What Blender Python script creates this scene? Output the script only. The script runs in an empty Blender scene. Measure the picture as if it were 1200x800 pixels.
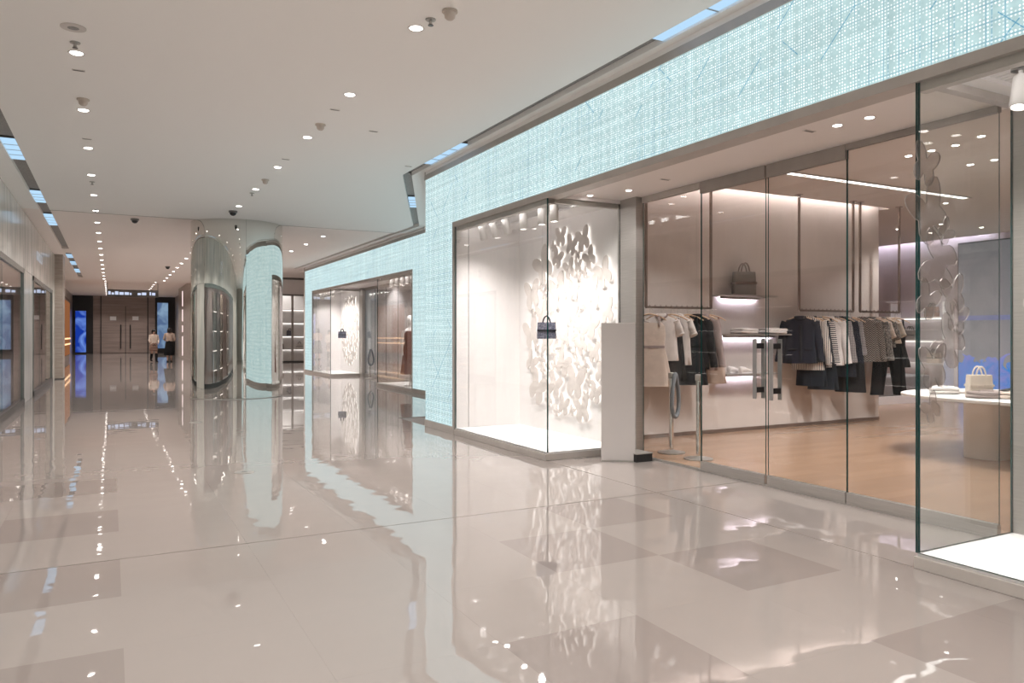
import bpy, bmesh, math, random
from mathutils import Vector, Matrix
PI = math.pi
random.seed(7)
SC = bpy.context.scene
COL = SC.collection

# ------------------------------------------------------------------ camera, world, exposure
cam_d = bpy.data.cameras.new('camera')
cam = bpy.data.objects.new('camera', cam_d)
COL.objects.link(cam)
cam.location = (0, 0, 1.4)
cam.rotation_euler = (PI/2, 0, -math.radians(28.03))
cam_d.sensor_width = 36.0
cam_d.lens = 26.49
cam_d.shift_y = -8/1200
cam_d.clip_start = 0.05
cam_d.clip_end = 300
SC.camera = cam

world = bpy.data.worlds.new('world')
SC.world = world
world.use_nodes = True
world.node_tree.nodes['Background'].inputs[0].default_value = (1.0, 0.93, 0.88, 1)
world.node_tree.nodes['Background'].inputs[1].default_value = 0.35

SC.view_settings.view_transform = 'Standard'
SC.view_settings.look = 'None'
SC.view_settings.gamma = 1.0
SC.view_settings.use_curve_mapping = False
SC.view_settings.exposure = 0.0
SC.cycles.max_bounces = 12
SC.cycles.diffuse_bounces = 5
SC.cycles.glossy_bounces = 6
SC.cycles.transparent_max_bounces = 32
SC.cycles.caustics_reflective = False
SC.cycles.caustics_refractive = False
SC.cycles.sample_clamp_indirect = 6

HALL_LAMP_W = 145          # each corridor downlight
SHOP_LAMP_W = 120          # each boutique downlight
WINDOW_LAMP_W = 74         # each shop-window spotlight
WARM = (1.0, 0.945, 0.90)
SHOP = (1.0, 0.95, 0.92)

# ------------------------------------------------------------------ materials
def mat(name, col, rough=0.5, metal=0.0, spec=0.5, var=0.0, scale=20, stretch=(1, 1, 1), col2=None, bump=0.0, bscale=None, coat=0.0, emit=None, estr=0.0, sheen=0.0):
    m = bpy.data.materials.new(name)
    m.use_nodes = True
    nt = m.node_tree
    b = nt.nodes['Principled BSDF']
    b.inputs['Base Color'].default_value = (*col, 1)
    b.inputs['Roughness'].default_value = rough
    b.inputs['Metallic'].default_value = metal
    b.inputs['Specular IOR Level'].default_value = spec
    b.inputs['Coat Weight'].default_value = coat
    b.inputs['Sheen Weight'].default_value = sheen*0.3
    if emit:
        b.inputs['Emission Color'].default_value = (*emit, 1)
        b.inputs['Emission Strength'].default_value = estr
    if var or col2 or bump:
        tc = nt.nodes.new('ShaderNodeTexCoord')
        mp = nt.nodes.new('ShaderNodeMapping')
        mp.inputs['Scale'].default_value = stretch
        nt.links.new(tc.outputs['Object'], mp.inputs[0])
        nz = nt.nodes.new('ShaderNodeTexNoise')
        nz.inputs['Scale'].default_value = scale
        nz.inputs['Detail'].default_value = 5
        nt.links.new(mp.outputs[0], nz.inputs['Vector'])
        if var or col2:
            rp = nt.nodes.new('ShaderNodeValToRGB')
            c2 = col2 or tuple(c*(1-var) for c in col)
            rp.color_ramp.elements[0].color = (*c2, 1)
            rp.color_ramp.elements[1].color = (*col, 1)
            rp.color_ramp.elements[0].position = 0.35
            rp.color_ramp.elements[1].position = 0.65
            nt.links.new(nz.outputs['Fac'], rp.inputs[0])
            nt.links.new(rp.outputs[0], b.inputs['Base Color'])
        if bump:
            n2 = nt.nodes.new('ShaderNodeTexNoise')
            n2.inputs['Scale'].default_value = bscale or scale
            n2.inputs['Detail'].default_value = 3
            nt.links.new(mp.outputs[0], n2.inputs['Vector'])
            bp = nt.nodes.new('ShaderNodeBump')
            bp.inputs['Distance'].default_value = bump
            bp.inputs['Strength'].default_value = 1.0
            nt.links.new(n2.outputs['Fac'], bp.inputs['Height'])
            nt.links.new(bp.outputs[0], b.inputs['Normal'])
    return m

def emat(name, col, s):
    m = bpy.data.materials.new(name)
    m.use_nodes = True
    nt = m.node_tree
    nt.nodes.remove(nt.nodes['Principled BSDF'])
    e = nt.nodes.new('ShaderNodeEmission')
    e.inputs[0].default_value = (*col, 1)
    e.inputs[1].default_value = s
    nt.links.new(e.outputs[0], nt.nodes['Material Output'].inputs[0])
    return m

class NT:
    """small helper for building math node chains"""
    def __init__(s, m):
        s.nt = m.node_tree
    def n(s, t, **kw):
        o = s.nt.nodes.new(t)
        for k, v in kw.items():
            setattr(o, k, v)
        return o
    def put(s, sock, v):
        if isinstance(v, (int, float)):
            sock.default_value = v
        else:
            s.nt.links.new(v, sock)
    def m(s, op, a, b=0.0, c=0.0, clamp=False):
        o = s.n('ShaderNodeMath', operation=op, use_clamp=clamp)
        s.put(o.inputs[0], a); s.put(o.inputs[1], b)
        if len(o.inputs) > 2:
            s.put(o.inputs[2], c)
        return o.outputs[0]
    def mix(s, f, a, b):
        o = s.n('ShaderNodeMix', data_type='RGBA')
        s.put(o.inputs[0], f)
        for i, v in ((6, a), (7, b)):
            if isinstance(v, tuple):
                o.inputs[i].default_value = (*v, 1)
            else:
                s.nt.links.new(v, o.inputs[i])
        return o.outputs[2]

def glass_mat(name, tint, f0=0.04, dim=1.0):
    m = bpy.data.materials.new(name)
    m.use_nodes = True
    g = NT(m)
    g.nt.nodes.remove(g.nt.nodes['Principled BSDF'])
    geo = g.n('ShaderNodeNewGeometry')
    dp = g.n('ShaderNodeVectorMath', operation='DOT_PRODUCT')
    g.nt.links.new(geo.outputs['Incoming'], dp.inputs[0])
    g.nt.links.new(geo.outputs['Normal'], dp.inputs[1])
    c = g.m('ABSOLUTE', dp.outputs['Value'])
    f = g.m('POWER', g.m('SUBTRACT', 1.0, c, clamp=True), 5.0)
    f = g.m('ADD', g.m('MULTIPLY', f, 1-f0), f0, clamp=True)
    tr = g.n('ShaderNodeBsdfTransparent'); tr.inputs[0].default_value = (*[t*dim for t in tint], 1)
    gl = g.n('ShaderNodeBsdfGlossy'); gl.inputs['Roughness'].default_value = 0.0
    gl.inputs[0].default_value = (1, 1, 1, 1)
    mx = g.n('ShaderNodeMixShader')
    g.nt.links.new(f, mx.inputs[0]); g.nt.links.new(tr.outputs[0], mx.inputs[1]); g.nt.links.new(gl.outputs[0], mx.inputs[2])
    g.nt.links.new(mx.outputs[0], g.nt.nodes['Material Output'].inputs[0])
    return m

def lattice_mat():
    """backlit perforated cane-weave screen: white points of light, octagons left plain, fine teal threads"""
    m = bpy.data.materials.new('backlit_cane_screen')
    m.use_nodes = True
    g = NT(m)
    g.nt.nodes.remove(g.nt.nodes['Principled BSDF'])
    tc = g.n('ShaderNodeNewGeometry')
    sp = g.n('ShaderNodeSeparateXYZ')
    g.nt.links.new(tc.outputs['Position'], sp.inputs[0])
    nz = g.n('ShaderNodeTexNoise'); nz.inputs['Scale'].default_value = 9.0
    g.nt.links.new(tc.outputs['Position'], nz.inputs['Vector'])
    wob = g.m('MULTIPLY', g.m('SUBTRACT', nz.outputs['Fac'], 0.5), 0.006)
    a = g.m('ADD', g.m('ADD', sp.outputs['Y'], g.m('MULTIPLY', sp.outputs['X'], 0.45)), wob)
    b = g.m('ADD', sp.outputs['Z'], wob)
    P = 0.104
    def tri(v, p):            # distance to the nearest multiple of p, in metres
        q = g.m('FRACT', g.m('DIVIDE', v, p))
        return g.m('MULTIPLY', g.m('MINIMUM', q, g.m('SUBTRACT', 1.0, q)), p)
    da, db = tri(a, P), tri(b, P)
    s = P/5
    ha = tri(g.m('ADD', a, s/2), s); hb = tri(g.m('ADD', b, s/2), s)
    r = g.m('SQRT', g.m('ADD', g.m('MULTIPLY', ha, ha), g.m('MULTIPLY', hb, hb)))
    dots = g.m('SUBTRACT', 1.0, g.m('DIVIDE', g.m('SUBTRACT', r, 0.0036), 0.0032), clamp=True)
    hole = g.m('MULTIPLY', g.m('MULTIPLY', g.m('GREATER_THAN', da, s*1.02), g.m('GREATER_THAN', db, s*1.02)), g.m('GREATER_THAN', g.m('ADD', da, db), s*3.3))
    cx = g.n('ShaderNodeCombineXYZ')
    g.nt.links.new(g.m('FLOOR', g.m('DIVIDE', a, s)), cx.inputs[0]); g.nt.links.new(g.m('FLOOR', g.m('DIVIDE', b, s)), cx.inputs[1])
    n2 = g.n('ShaderNodeTexWhiteNoise', noise_dimensions='2D')
    g.nt.links.new(cx.outputs[0], n2.inputs['Vector'])
    rnd = g.m('ADD', 0.2, g.m('MULTIPLY', n2.outputs['Value'], 1.0), clamp=True)
    dots = g.m('MULTIPLY', g.m('MULTIPLY', dots, g.m('SUBTRACT', 1.0, hole)), rnd)
    # threads: every cell edge faintly, some of them strongly, plus a few diagonals
    def thread(v, p, w, k):
        return g.m('MULTIPLY', g.m('SUBTRACT', 1.0, g.m('DIVIDE', tri(v, p), w), clamp=True), k)
    n3 = g.n('ShaderNodeTexNoise'); n3.inputs['Scale'].default_value = 1.6; n3.inputs['Detail'].default_value = 2
    g.nt.links.new(tc.outputs['Position'], n3.inputs['Vector'])
    patch = g.m('MULTIPLY', g.m('SUBTRACT', n3.outputs['Fac'], 0.3), 2.2, clamp=True)
    th = g.m('MAXIMUM', thread(a, P, 0.0055, 0.85), thread(b, P, 0.0055, 0.7))
    th = g.m('MAXIMUM', th, thread(g.m('ADD', a, 0.031), P*2, 0.0055, 0.9))
    dg = g.m('MAXIMUM', thread(g.m('ADD', a, b), P*7, 0.008, 1.0), thread(g.m('SUBTRACT', a, b), P*11, 0.008, 1.0))
    n4 = g.n('ShaderNodeTexNoise'); n4.inputs['Scale'].default_value = 2.7
    g.nt.links.new(tc.outputs['Position'], n4.inputs['Vector'])
    dg = g.m('MULTIPLY', dg, g.m('GREATER_THAN', n4.outputs['Fac'], 0.56))
    th = g.m('MAXIMUM', g.m('MULTIPLY', th, patch), dg)
    # woven streaks of light and shade along both thread directions
    mp = g.n('ShaderNodeMapping'); mp.inputs['Scale'].default_value = (1, 0.35, 14)
    g.nt.links.new(tc.outputs['Position'], mp.inputs[0])
    n5 = g.n('ShaderNodeTexNoise'); n5.inputs['Scale'].default_value = 1.5
    g.nt.links.new(mp.outputs[0], n5.inputs['Vector'])
    mp2 = g.n('ShaderNodeMapping'); mp2.inputs['Scale'].default_value = (8, 12, 0.35)
    g.nt.links.new(tc.outputs['Position'], mp2.inputs[0])
    n6 = g.n('ShaderNodeTexNoise'); n6.inputs['Scale'].default_value = 1.5
    g.nt.links.new(mp2.outputs[0], n6.inputs['Vector'])
    streak = g.m('ADD', 0.72, g.m('MULTIPLY', g.m('ADD', n5.outputs['Fac'], n6.outputs['Fac']), 0.38))
    c = g.mix(dots, (0.47, 0.64, 0.65), (1.3, 1.38, 1.38))
    c = g.mix(th, c, (0.07, 0.30, 0.46))
    e = g.n('ShaderNodeEmission')
    g.nt.links.new(c, e.inputs[0]); g.nt.links.new(streak, e.inputs[1])
    g.nt.links.new(e.outputs[0], g.nt.nodes['Material Output'].inputs[0])
    return m

def tile_mat(name, col, col2, ripple=0.0019):
    m = bpy.data.materials.new(name)
    m.use_nodes = True
    g = NT(m)
    b = g.nt.nodes['Principled BSDF']
    geo = g.n('ShaderNodeNewGeometry')
    nz = g.n('ShaderNodeTexNoise'); nz.inputs['Scale'].default_value = 0.9; nz.inputs['Detail'].default_value = 3
    g.nt.links.new(geo.outputs['Position'], nz.inputs['Vector'])
    c = g.mix(nz.outputs['Fac'], col2, col)
    g.nt.links.new(c, b.inputs['Base Color'])
    b.inputs['Roughness'].default_value = 0.02
    b.inputs['IOR'].default_value = 1.52
    b.inputs['Specular IOR Level'].default_value = 1.0
    n2 = g.n('ShaderNodeTexNoise'); n2.inputs['Scale'].default_value = 3.2; n2.inputs['Detail'].default_value = 1.0
    g.nt.links.new(geo.outputs['Position'], n2.inputs['Vector'])
    bp = g.n('ShaderNodeBump'); bp.inputs['Strength'].default_value = 1.0; bp.inputs['Distance'].default_value = ripple
    g.nt.links.new(n2.outputs['Fac'], bp.inputs['Height'])
    g.nt.links.new(bp.outputs[0], b.inputs['Normal'])
    return m

def pattern_mat(name, c1, c2, kind, scale, rough=0.85):
    """woven stripes, checks or tweed in the cloth itself"""
    m = bpy.data.materials.new(name)
    m.use_nodes = True
    g = NT(m)
    b = g.nt.nodes['Principled BSDF']
    b.inputs['Roughness'].default_value = rough
    b.inputs['Specular IOR Level'].default_value = 0.2
    tc = g.n('ShaderNodeTexCoord')
    sp = g.n('ShaderNodeSeparateXYZ'); g.nt.links.new(tc.outputs['Object'], sp.inputs[0])
    def sq(v, k):
        return g.m('GREATER_THAN', g.m('SINE', g.m('MULTIPLY', v, k)), 0.1)
    if kind == 'bands':
        f = sq(sp.outputs['Z'], scale)
    elif kind == 'pinstripe':
        f = sq(sp.outputs['X'], scale)
    elif kind == 'check':
        f = g.m('MULTIPLY', sq(sp.outputs['Z'], scale), sq(sp.outputs['X'], scale))
    elif kind == 'herringbone':
        zz = g.m('ADD', sp.outputs['Z'], g.m('MULTIPLY', g.m('PINGPONG', sp.outputs['X'], 0.05), 1.0))
        f = g.m('MULTIPLY', sq(zz, scale), 0.85)
    else:
        nz = g.n('ShaderNodeTexNoise'); nz.inputs['Scale'].default_value = scale; nz.inputs['Detail'].default_value = 6
        g.nt.links.new(tc.outputs['Object'], nz.inputs['Vector'])
        f = g.m('MULTIPLY', g.m('SUBTRACT', nz.outputs['Fac'], 0.38), 4.0, clamp=True)
    g.nt.links.new(g.mix(f, c1, c2), b.inputs['Base Color'])
    return m

M = {}
M['ceiling'] = mat('ceiling_paint', (0.93, 0.91, 0.89), 0.85, spec=0.2)
M['ceiling_warm_light'] = mat('ceiling_paint_warm_light', (0.90, 0.83, 0.795), 0.85, spec=0.2)  # warm light on the far ceiling is put into this paint colour
M['slot'] = mat('slot_grille', (0.34, 0.33, 0.32), 0.6, var=0.3, scale=60)
M['tile'] = tile_mat('polished_tile_cream', (0.315, 0.278, 0.258), (0.297, 0.263, 0.244))
M['tile_far'] = tile_mat('polished_tile_cream_far', (0.315, 0.278, 0.258), (0.297, 0.263, 0.244), 0.0007)
M['tile_dark'] = tile_mat('polished_tile_dusty', (0.265, 0.228, 0.21), (0.25, 0.215, 0.2))
M['grout'] = mat('grout', (0.22, 0.185, 0.17), 0.8)
M['lattice'] = lattice_mat()
M['bronze'] = mat('bronze_trim', (0.50, 0.46, 0.43), 0.4, metal=0.15, var=0.08, scale=6)
M['bronze_dark'] = mat('bronze_header', (0.36, 0.33, 0.305), 0.35, metal=0.2, var=0.08, scale=6)
M['soffit'] = mat('soffit_panel', (0.86, 0.80, 0.77), 0.35, spec=0.5)
M['steel'] = mat('brushed_steel', (0.50, 0.475, 0.45), 0.32, metal=0.6, var=0.12, scale=4, stretch=(1, 1, 40))
M['steel_dark'] = mat('dark_steel', (0.20, 0.19, 0.185), 0.3, metal=0.8, var=0.1, scale=8)
M['handle_steel'] = mat('handle_steel', (0.42, 0.41, 0.40), 0.3, metal=0.5, var=0.1, scale=8)
M['chrome'] = mat('chrome', (0.80, 0.79, 0.77), 0.07, metal=1.0, var=0.04, scale=3)
M['mirror'] = mat('mirror_steel', (0.74, 0.735, 0.70), 0.012, metal=1.0, bump=0.0022, scale=1.2, bscale=7.0, stretch=(1, 1, 0.05))
M['white'] = mat('white_lacquer', (0.86, 0.83, 0.825), 0.4, var=0.03, scale=3)
M['board_white'] = mat('board_satin_white', (0.66, 0.63, 0.62), 0.3, var=0.03, scale=2)
M['white_floor'] = mat('white_plinth_top', (0.88, 0.87, 0.87), 0.4, var=0.02, scale=3)
M['spot_white'] = mat('spot_housing', (0.82, 0.79, 0.77), 0.4, var=0.03, scale=8)
M['glass'] = glass_mat('clear_glass', (0.975, 0.985, 0.98))
M['glass_dark'] = glass_mat('smoked_glass', (0.90, 0.89, 0.88), 0.05)
M['acrylic'] = glass_mat('smoky_acrylic', (0.83, 0.80, 0.79), 0.05)
M['glass_edge'] = mat('green_glass_edge', (0.012, 0.075, 0.075), 0.15, var=0.2, scale=3)
M['acrylic_edge'] = mat('acrylic_edge', (0.42, 0.39, 0.38), 0.2, var=0.1, scale=10)
M['butterfly'] = mat('butterfly_plate', (0.66, 0.605, 0.575), 0.6, var=0.06, scale=5)
M['butterfly_glow'] = emat('butterfly_backlight', (1.0, 0.93, 0.87), 2.6)
M['lens'] = emat('lamp_lens', (1.0, 0.93, 0.88), 14.0)
M['lens_cool'] = emat('cool_light_panel', (0.50, 0.75, 1.0), 1.0)
M['left_fill'] = emat('left_shop_fill', (1.0, 0.93, 0.90), 18.0)
M['window_fill'] = emat('window_led_strip', (1.0, 0.94, 0.92), 7.5)
M['far_sign'] = emat('far_sign_letters', (0.70, 0.78, 1.0), 0.9)
M['lens_white'] = emat('linear_light', (1.0, 0.93, 0.90), 3.5)
M['cove'] = emat('cove_strip', (1.0, 0.90, 0.87), 22.0)
M['cove_lilac'] = emat('cove_strip_lilac', (0.88, 0.82, 1.0), 22.0)
M['shelf_glow'] = emat('shelf_light', (0.88, 0.82, 1.0), 45.0)
M['trim_ring'] = mat('downlight_ring', (0.62, 0.58, 0.55), 0.4, var=0.05, scale=20)
M['black'] = mat('black_plastic', (0.02, 0.02, 0.022), 0.35, var=0.3, scale=30)
M['beige_plastic'] = mat('beige_plastic', (0.60, 0.52, 0.46), 0.5, var=0.06, scale=20)
M['left_stone'] = mat('streaked_stone', (0.80, 0.775, 0.72), 0.16, col2=(0.54, 0.555, 0.53), scale=1.5, stretch=(1, 6, 0.5))
M['left_frame'] = mat('left_frame_metal', (0.27, 0.285, 0.27), 0.25, metal=0.5, var=0.1, scale=6)
M['dark_plinth'] = mat('dark_plinth', (0.06, 0.06, 0.06), 0.25, var=0.2, scale=10)
M['pilaster'] = mat('travertine', (0.44, 0.385, 0.335), 0.3, col2=(0.35, 0.30, 0.26), scale=2, stretch=(1, 1, 9))
M['left_room'] = mat('left_shop_wall', (0.62, 0.52, 0.50), 0.5, var=0.12, scale=1.5)
M['brown_room'] = mat('brown_room_wall', (0.22, 0.165, 0.14), 0.5, var=0.2, scale=2)
M['plaster'] = mat('warm_plaster', (0.65, 0.585, 0.55), 0.75, col2=(0.61, 0.545, 0.51), scale=2.5, spec=0.2)
M['lilac_plaster'] = mat('pale_plaster', (0.66, 0.60, 0.62), 0.75, var=0.06, scale=2)
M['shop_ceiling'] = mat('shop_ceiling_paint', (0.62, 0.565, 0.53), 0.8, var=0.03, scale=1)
M['end_stone'] = mat('banded_stone', (0.36, 0.285, 0.255), 0.25, col2=(0.28, 0.22, 0.20), scale=1.2, stretch=(0.5, 1, 7))
M['amber'] = emat('amber_backlight', (0.75, 0.29, 0.12), 0.36)
M['amber_hot'] = emat('amber_bar', (1.0, 0.62, 0.35), 1.6)
M['pale_green_edge'] = emat('pale_green_edge_glow', (0.62, 0.85, 0.76), 0.55)
M['sign_light'] = emat('sign_letters', (0.93, 0.95, 1.0), 0.4)
M['strip_pink'] = emat('pink_white_strip', (1.0, 0.80, 0.78), 1.8)
M['paper'] = mat('paper', (0.82, 0.80, 0.80), 0.6, var=0.03, scale=20)
M['hanger'] = mat('hanger_wood', (0.62, 0.43, 0.29), 0.45, col2=(0.50, 0.33, 0.21), scale=6, stretch=(1, 8, 8))
M['rail'] = mat('rail_bronze', (0.30, 0.235, 0.205), 0.3, metal=0.7, var=0.1, scale=10)
M['skin'] = mat('skin', (0.52, 0.33, 0.26), 0.5, var=0.05, scale=30)
M['hair'] = mat('dark_hair', (0.015, 0.012, 0.012), 0.45, var=0.3, scale=40)
def cloth(n, c, v=0.10, s=14):
    M[n] = mat('cloth_'+n, c, 0.9, spec=0.15, var=v, scale=s, bump=0.0015, bscale=120, sheen=0.1)
cloth('navy', (0.017, 0.018, 0.027)); cloth('charcoal', (0.022, 0.0225, 0.026)); cloth('black_cloth', (0.011, 0.011, 0.0125))
cloth('dark_blue', (0.015, 0.019, 0.026)); cloth('cream', (0.66, 0.56, 0.49)); cloth('white_cloth', (0.74, 0.69, 0.67))
cloth('beige', (0.50, 0.39, 0.33)); cloth('pink_grey', (0.36, 0.29, 0.28)); cloth('brown', (0.30, 0.19, 0.15))
cloth('rust', (0.20, 0.075, 0.06)); cloth('grey', (0.25, 0.235, 0.235)); cloth('canvas', (0.72, 0.63, 0.54)); cloth('rope', (0.20, 0.215, 0.235))
M['stripe'] = pattern_mat('cloth_striped', (0.03, 0.033, 0.045), (0.62, 0.56, 0.52), 'bands', 210)
M['pinstripe'] = pattern_mat('cloth_pinstripe', (0.10, 0.10, 0.11), (0.68, 0.60, 0.54), 'pinstripe', 260)
M['knit'] = pattern_mat('cloth_knit', (0.18, 0.165, 0.17), (0.50, 0.45, 0.44), 'check', 320)
M['tweed'] = pattern_mat('cloth_tweed', (0.035, 0.032, 0.03), (0.40, 0.355, 0.32), 'herringbone', 190)
M['marl'] = pattern_mat('cloth_marl', (0.06, 0.058, 0.06), (0.34, 0.315, 0.29), 'speckle', 60)
M['bag_dark'] = pattern_mat('tote_embroidery_dark', (0.055, 0.06, 0.10), (0.22, 0.22, 0.27), 'speckle', 60)
M['bag_taupe'] = pattern_mat('tote_embroidery_taupe', (0.12, 0.105, 0.095), (0.33, 0.29, 0.265), 'herringbone', 260)

def wood_mat():
    m = bpy.data.materials.new('oak_floor')
    m.use_nodes = True
    g = NT(m); b = g.nt.nodes['Principled BSDF']
    geo = g.n('ShaderNodeNewGeometry')
    br = g.n('ShaderNodeTexBrick')
    br.inputs['Color1'].default_value = (0.30, 0.187, 0.12, 1); br.inputs['Color2'].default_value = (0.26, 0.16, 0.102, 1)
    br.inputs['Mortar'].default_value = (0.30, 0.16, 0.08, 1)
    br.inputs['Scale'].default_value = 1.0; br.inputs['Mortar Size'].default_value = 0.002
    br.inputs['Brick Width'].default_value = 1.6; br.inputs['Row Height'].default_value = 0.16
    g.nt.links.new(geo.outputs['Position'], br.inputs['Vector'])
    mp = g.n('ShaderNodeMapping'); mp.inputs['Scale'].default_value = (0.8, 14, 1)
    g.nt.links.new(geo.outputs['Position'], mp.inputs[0])
    nz = g.n('ShaderNodeTexNoise'); nz.inputs['Scale'].default_value = 2.0; nz.inputs['Detail'].default_value = 5
    g.nt.links.new(mp.outputs[0], nz.inputs['Vector'])
    mx = g.n('ShaderNodeMix', data_type='RGBA', blend_type='MULTIPLY'); mx.inputs[0].default_value = 0.5
    g.nt.links.new(br.outputs['Color'], mx.inputs[6]); g.nt.links.new(nz.outputs['Color'], mx.inputs[7])
    hs = g.n('ShaderNodeHueSaturation'); hs.inputs['Value'].default_value = 1.25
    hs.inputs['Saturation'].default_value = 0.95
    g.nt.links.new(mx.outputs[2], hs.inputs['Color'])
    g.nt.links.new(br.outputs['Color'], hs.inputs['Color'])
    g.nt.links.new(hs.outputs[0], b.inputs['Base Color'])
    b.inputs['Roughness'].default_value = 0.22
    return m
M['wood'] = wood_mat()

def screen_mat():
    """a lit video wall: grey-lilac picture, a thin blue line, blue waves along its foot"""
    m = bpy.data.materials.new('video_wall_picture')
    m.use_nodes = True
    g = NT(m); g.nt.nodes.remove(g.nt.nodes['Principled BSDF'])
    geo = g.n('ShaderNodeNewGeometry'); sp = g.n('ShaderNodeSeparateXYZ')
    g.nt.links.new(geo.outputs['Position'], sp.inputs[0])
    nz = g.n('ShaderNodeTexNoise'); nz.inputs['Scale'].default_value = 2.2; nz.inputs['Detail'].default_value = 3; nz.inputs['Distortion'].default_value = 1.5
    g.nt.links.new(geo.outputs['Position'], nz.inputs['Vector'])
    h = g.m('ADD', sp.outputs['Z'], g.m('MULTIPLY', nz.outputs['Fac'], -0.9))
    wave = g.m('LESS_THAN', h, 0.42)
    c = g.mix(g.m('DIVIDE', sp.outputs['Z'], 3.3, clamp=True), (0.50, 0.44, 0.47), (0.16, 0.15, 0.17))
    band = g.m('LESS_THAN', g.m('ABSOLUTE', g.m('SUBTRACT', sp.outputs['Z'], 1.75)), 0.05)
    c = g.mix(g.m('MULTIPLY', band, 0.45), c, (0.14, 0.2, 0.7))
    bl = g.mix(g.m('MULTIPLY', g.m('SUBTRACT', nz.outputs['Fac'], 0.35), 3.0, clamp=True), (0.02, 0.32, 0.95), (0.36, 0.34, 0.85))
    c = g.mix(wave, c, bl)
    e = g.n('ShaderNodeEmission'); g.nt.links.new(c, e.inputs[0]); e.inputs[1].default_value = 0.75
    g.nt.links.new(e.outputs[0], g.nt.nodes['Material Output'].inputs[0])
    return m
M['screen'] = screen_mat()

def blue_screen_mat(name, c1, c2, sc, s):
    m = bpy.data.materials.new(name)
    m.use_nodes = True
    g = NT(m); g.nt.nodes.remove(g.nt.nodes['Principled BSDF'])
    tc = g.n('ShaderNodeTexCoord')
    nz = g.n('ShaderNodeTexNoise'); nz.inputs['Scale'].default_value = sc; nz.inputs['Distortion'].default_value = 1.0
    g.nt.links.new(tc.outputs['Object'], nz.inputs['Vector'])
    f = g.m('MULTIPLY', g.m('SUBTRACT', nz.outputs['Fac'], 0.42), 5.0, clamp=True)
    e = g.n('ShaderNodeEmission'); g.nt.links.new(g.mix(f, c1, c2), e.inputs[0]); e.inputs[1].default_value = s
    g.nt.links.new(e.outputs[0], g.nt.nodes['Material Output'].inputs[0])
    return m
M['screen_blue'] = blue_screen_mat('blue_screen_picture', (0.012, 0.05, 0.42), (0.22, 0.40, 1.0), 0.9, 0.8)
M['screen_pale'] = blue_screen_mat('pale_blue_screen_picture', (0.16, 0.26, 0.48), (0.40, 0.60, 0.85), 1.1, 0.55)

# ------------------------------------------------------------------ mesh builder
class MB:
    def __init__(s):
        s.v = []; s.f = []; s.mi = []; s.cur = 0
    def add(s, vs, fs):
        o = len(s.v); s.v += [tuple(p) for p in vs]
        for f in fs:
            s.f.append(tuple(i+o for i in f)); s.mi.append(s.cur)
        return s
    def box(s, x0, x1, y0, y1, z0, z1):
        vs = [(x, y, z) for z in (z0, z1) for y in (y0, y1) for x in (x0, x1)]
        return s.add(vs, [(0, 2, 3, 1), (4, 5, 7, 6), (0, 1, 5, 4), (2, 6, 7, 3), (0, 4, 6, 2), (1, 3, 7, 5)])
    def prism(s, poly, h, axis='z', base=0.0):
        n = len(poly)
        def pt(p, d):
            if axis == 'z': return (p[0], p[1], d)
            if axis == 'x': return (d, p[0], p[1])
            return (p[0], d, p[1])
        vs = [pt(p, base) for p in poly] + [pt(p, base+h) for p in poly]
        return s.add(vs, [tuple(range(n))[::-1], tuple(range(n, 2*n))] + [(i, (i+1) % n, n+(i+1) % n, n+i) for i in range(n)])
    def loft(s, rings, cap=True):
        n = len(rings[0]); vs = [p for r in rings for p in r]; fs = []
        for k in range(len(rings)-1):
            for i in range(n):
                j = (i+1) % n
                fs.append((k*n+i, k*n+j, (k+1)*n+j, (k+1)*n+i))
        if cap:
            fs.append(tuple(range(n))[::-1]); fs.append(tuple(range((len(rings)-1)*n, len(rings)*n)))
        return s.add(vs, fs)
    def lathe(s, prof, n=24, c=(0, 0), cap=True):
        return s.loft([[(c[0]+r*math.cos(2*PI*i/n), c[1]+r*math.sin(2*PI*i/n), z) for i in range(n)] for r, z in prof], cap)
    def tube(s, pts, r, n=8, flat=1.0):
        pts = [Vector(p) for p in pts]
        rs = r if isinstance(r, (list, tuple)) else [r]*len(pts)
        rings = []; prev = None
        for k, p in enumerate(pts):
            t = (pts[min(k+1, len(pts)-1)] - pts[max(k-1, 0)]).normalized()
            if prev is None:
                up = Vector((0, 0, 1)) if abs(t.z) < 0.9 else Vector((0, 1, 0))
                a = t.cross(up).normalized()
            else:
                a = (prev - t*prev.dot(t)).normalized()
            prev = a; b = t.cross(a)
            rings.append([p + a*rs[k]*math.cos(2*PI*i/n) + b*rs[k]*flat*math.sin(2*PI*i/n) for i in range(n)])
        return s.loft(rings)
    def mesh(s, name, mats, smooth=None):
        me = bpy.data.meshes.new(name)
        me.from_pydata(s.v, [], s.f)
        for m in (mats if isinstance(mats, (list, tuple)) else [mats]):
            me.materials.append(M[m] if isinstance(m, str) else m)
        if len(me.materials) > 1:
            me.polygons.foreach_set('material_index', s.mi)
        bm = bmesh.new(); bm.from_mesh(me)
        bmesh.ops.recalc_face_normals(bm, faces=bm.faces)
        bm.to_mesh(me); bm.free()
        if smooth is not None:
            me.polygons.foreach_set('use_smooth', [True]*len(me.polygons))
            me.set_sharp_from_angle(angle=math.radians(smooth))
        me.update()
        return me
    def obj(s, name, mats, parent=None, smooth=None, loc=None, rot=None, bevel=0):
        o = bpy.data.objects.new(name, s.mesh(name, mats, smooth))
        COL.objects.link(o)
        if parent: o.parent = parent
        if loc: o.location = loc
        if rot: o.rotation_euler = rot
        if bevel:
            b = o.modifiers.new('bevel', 'BEVEL'); b.width = bevel; b.segments = 2; b.limit_method = 'ANGLE'
        return o

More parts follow.
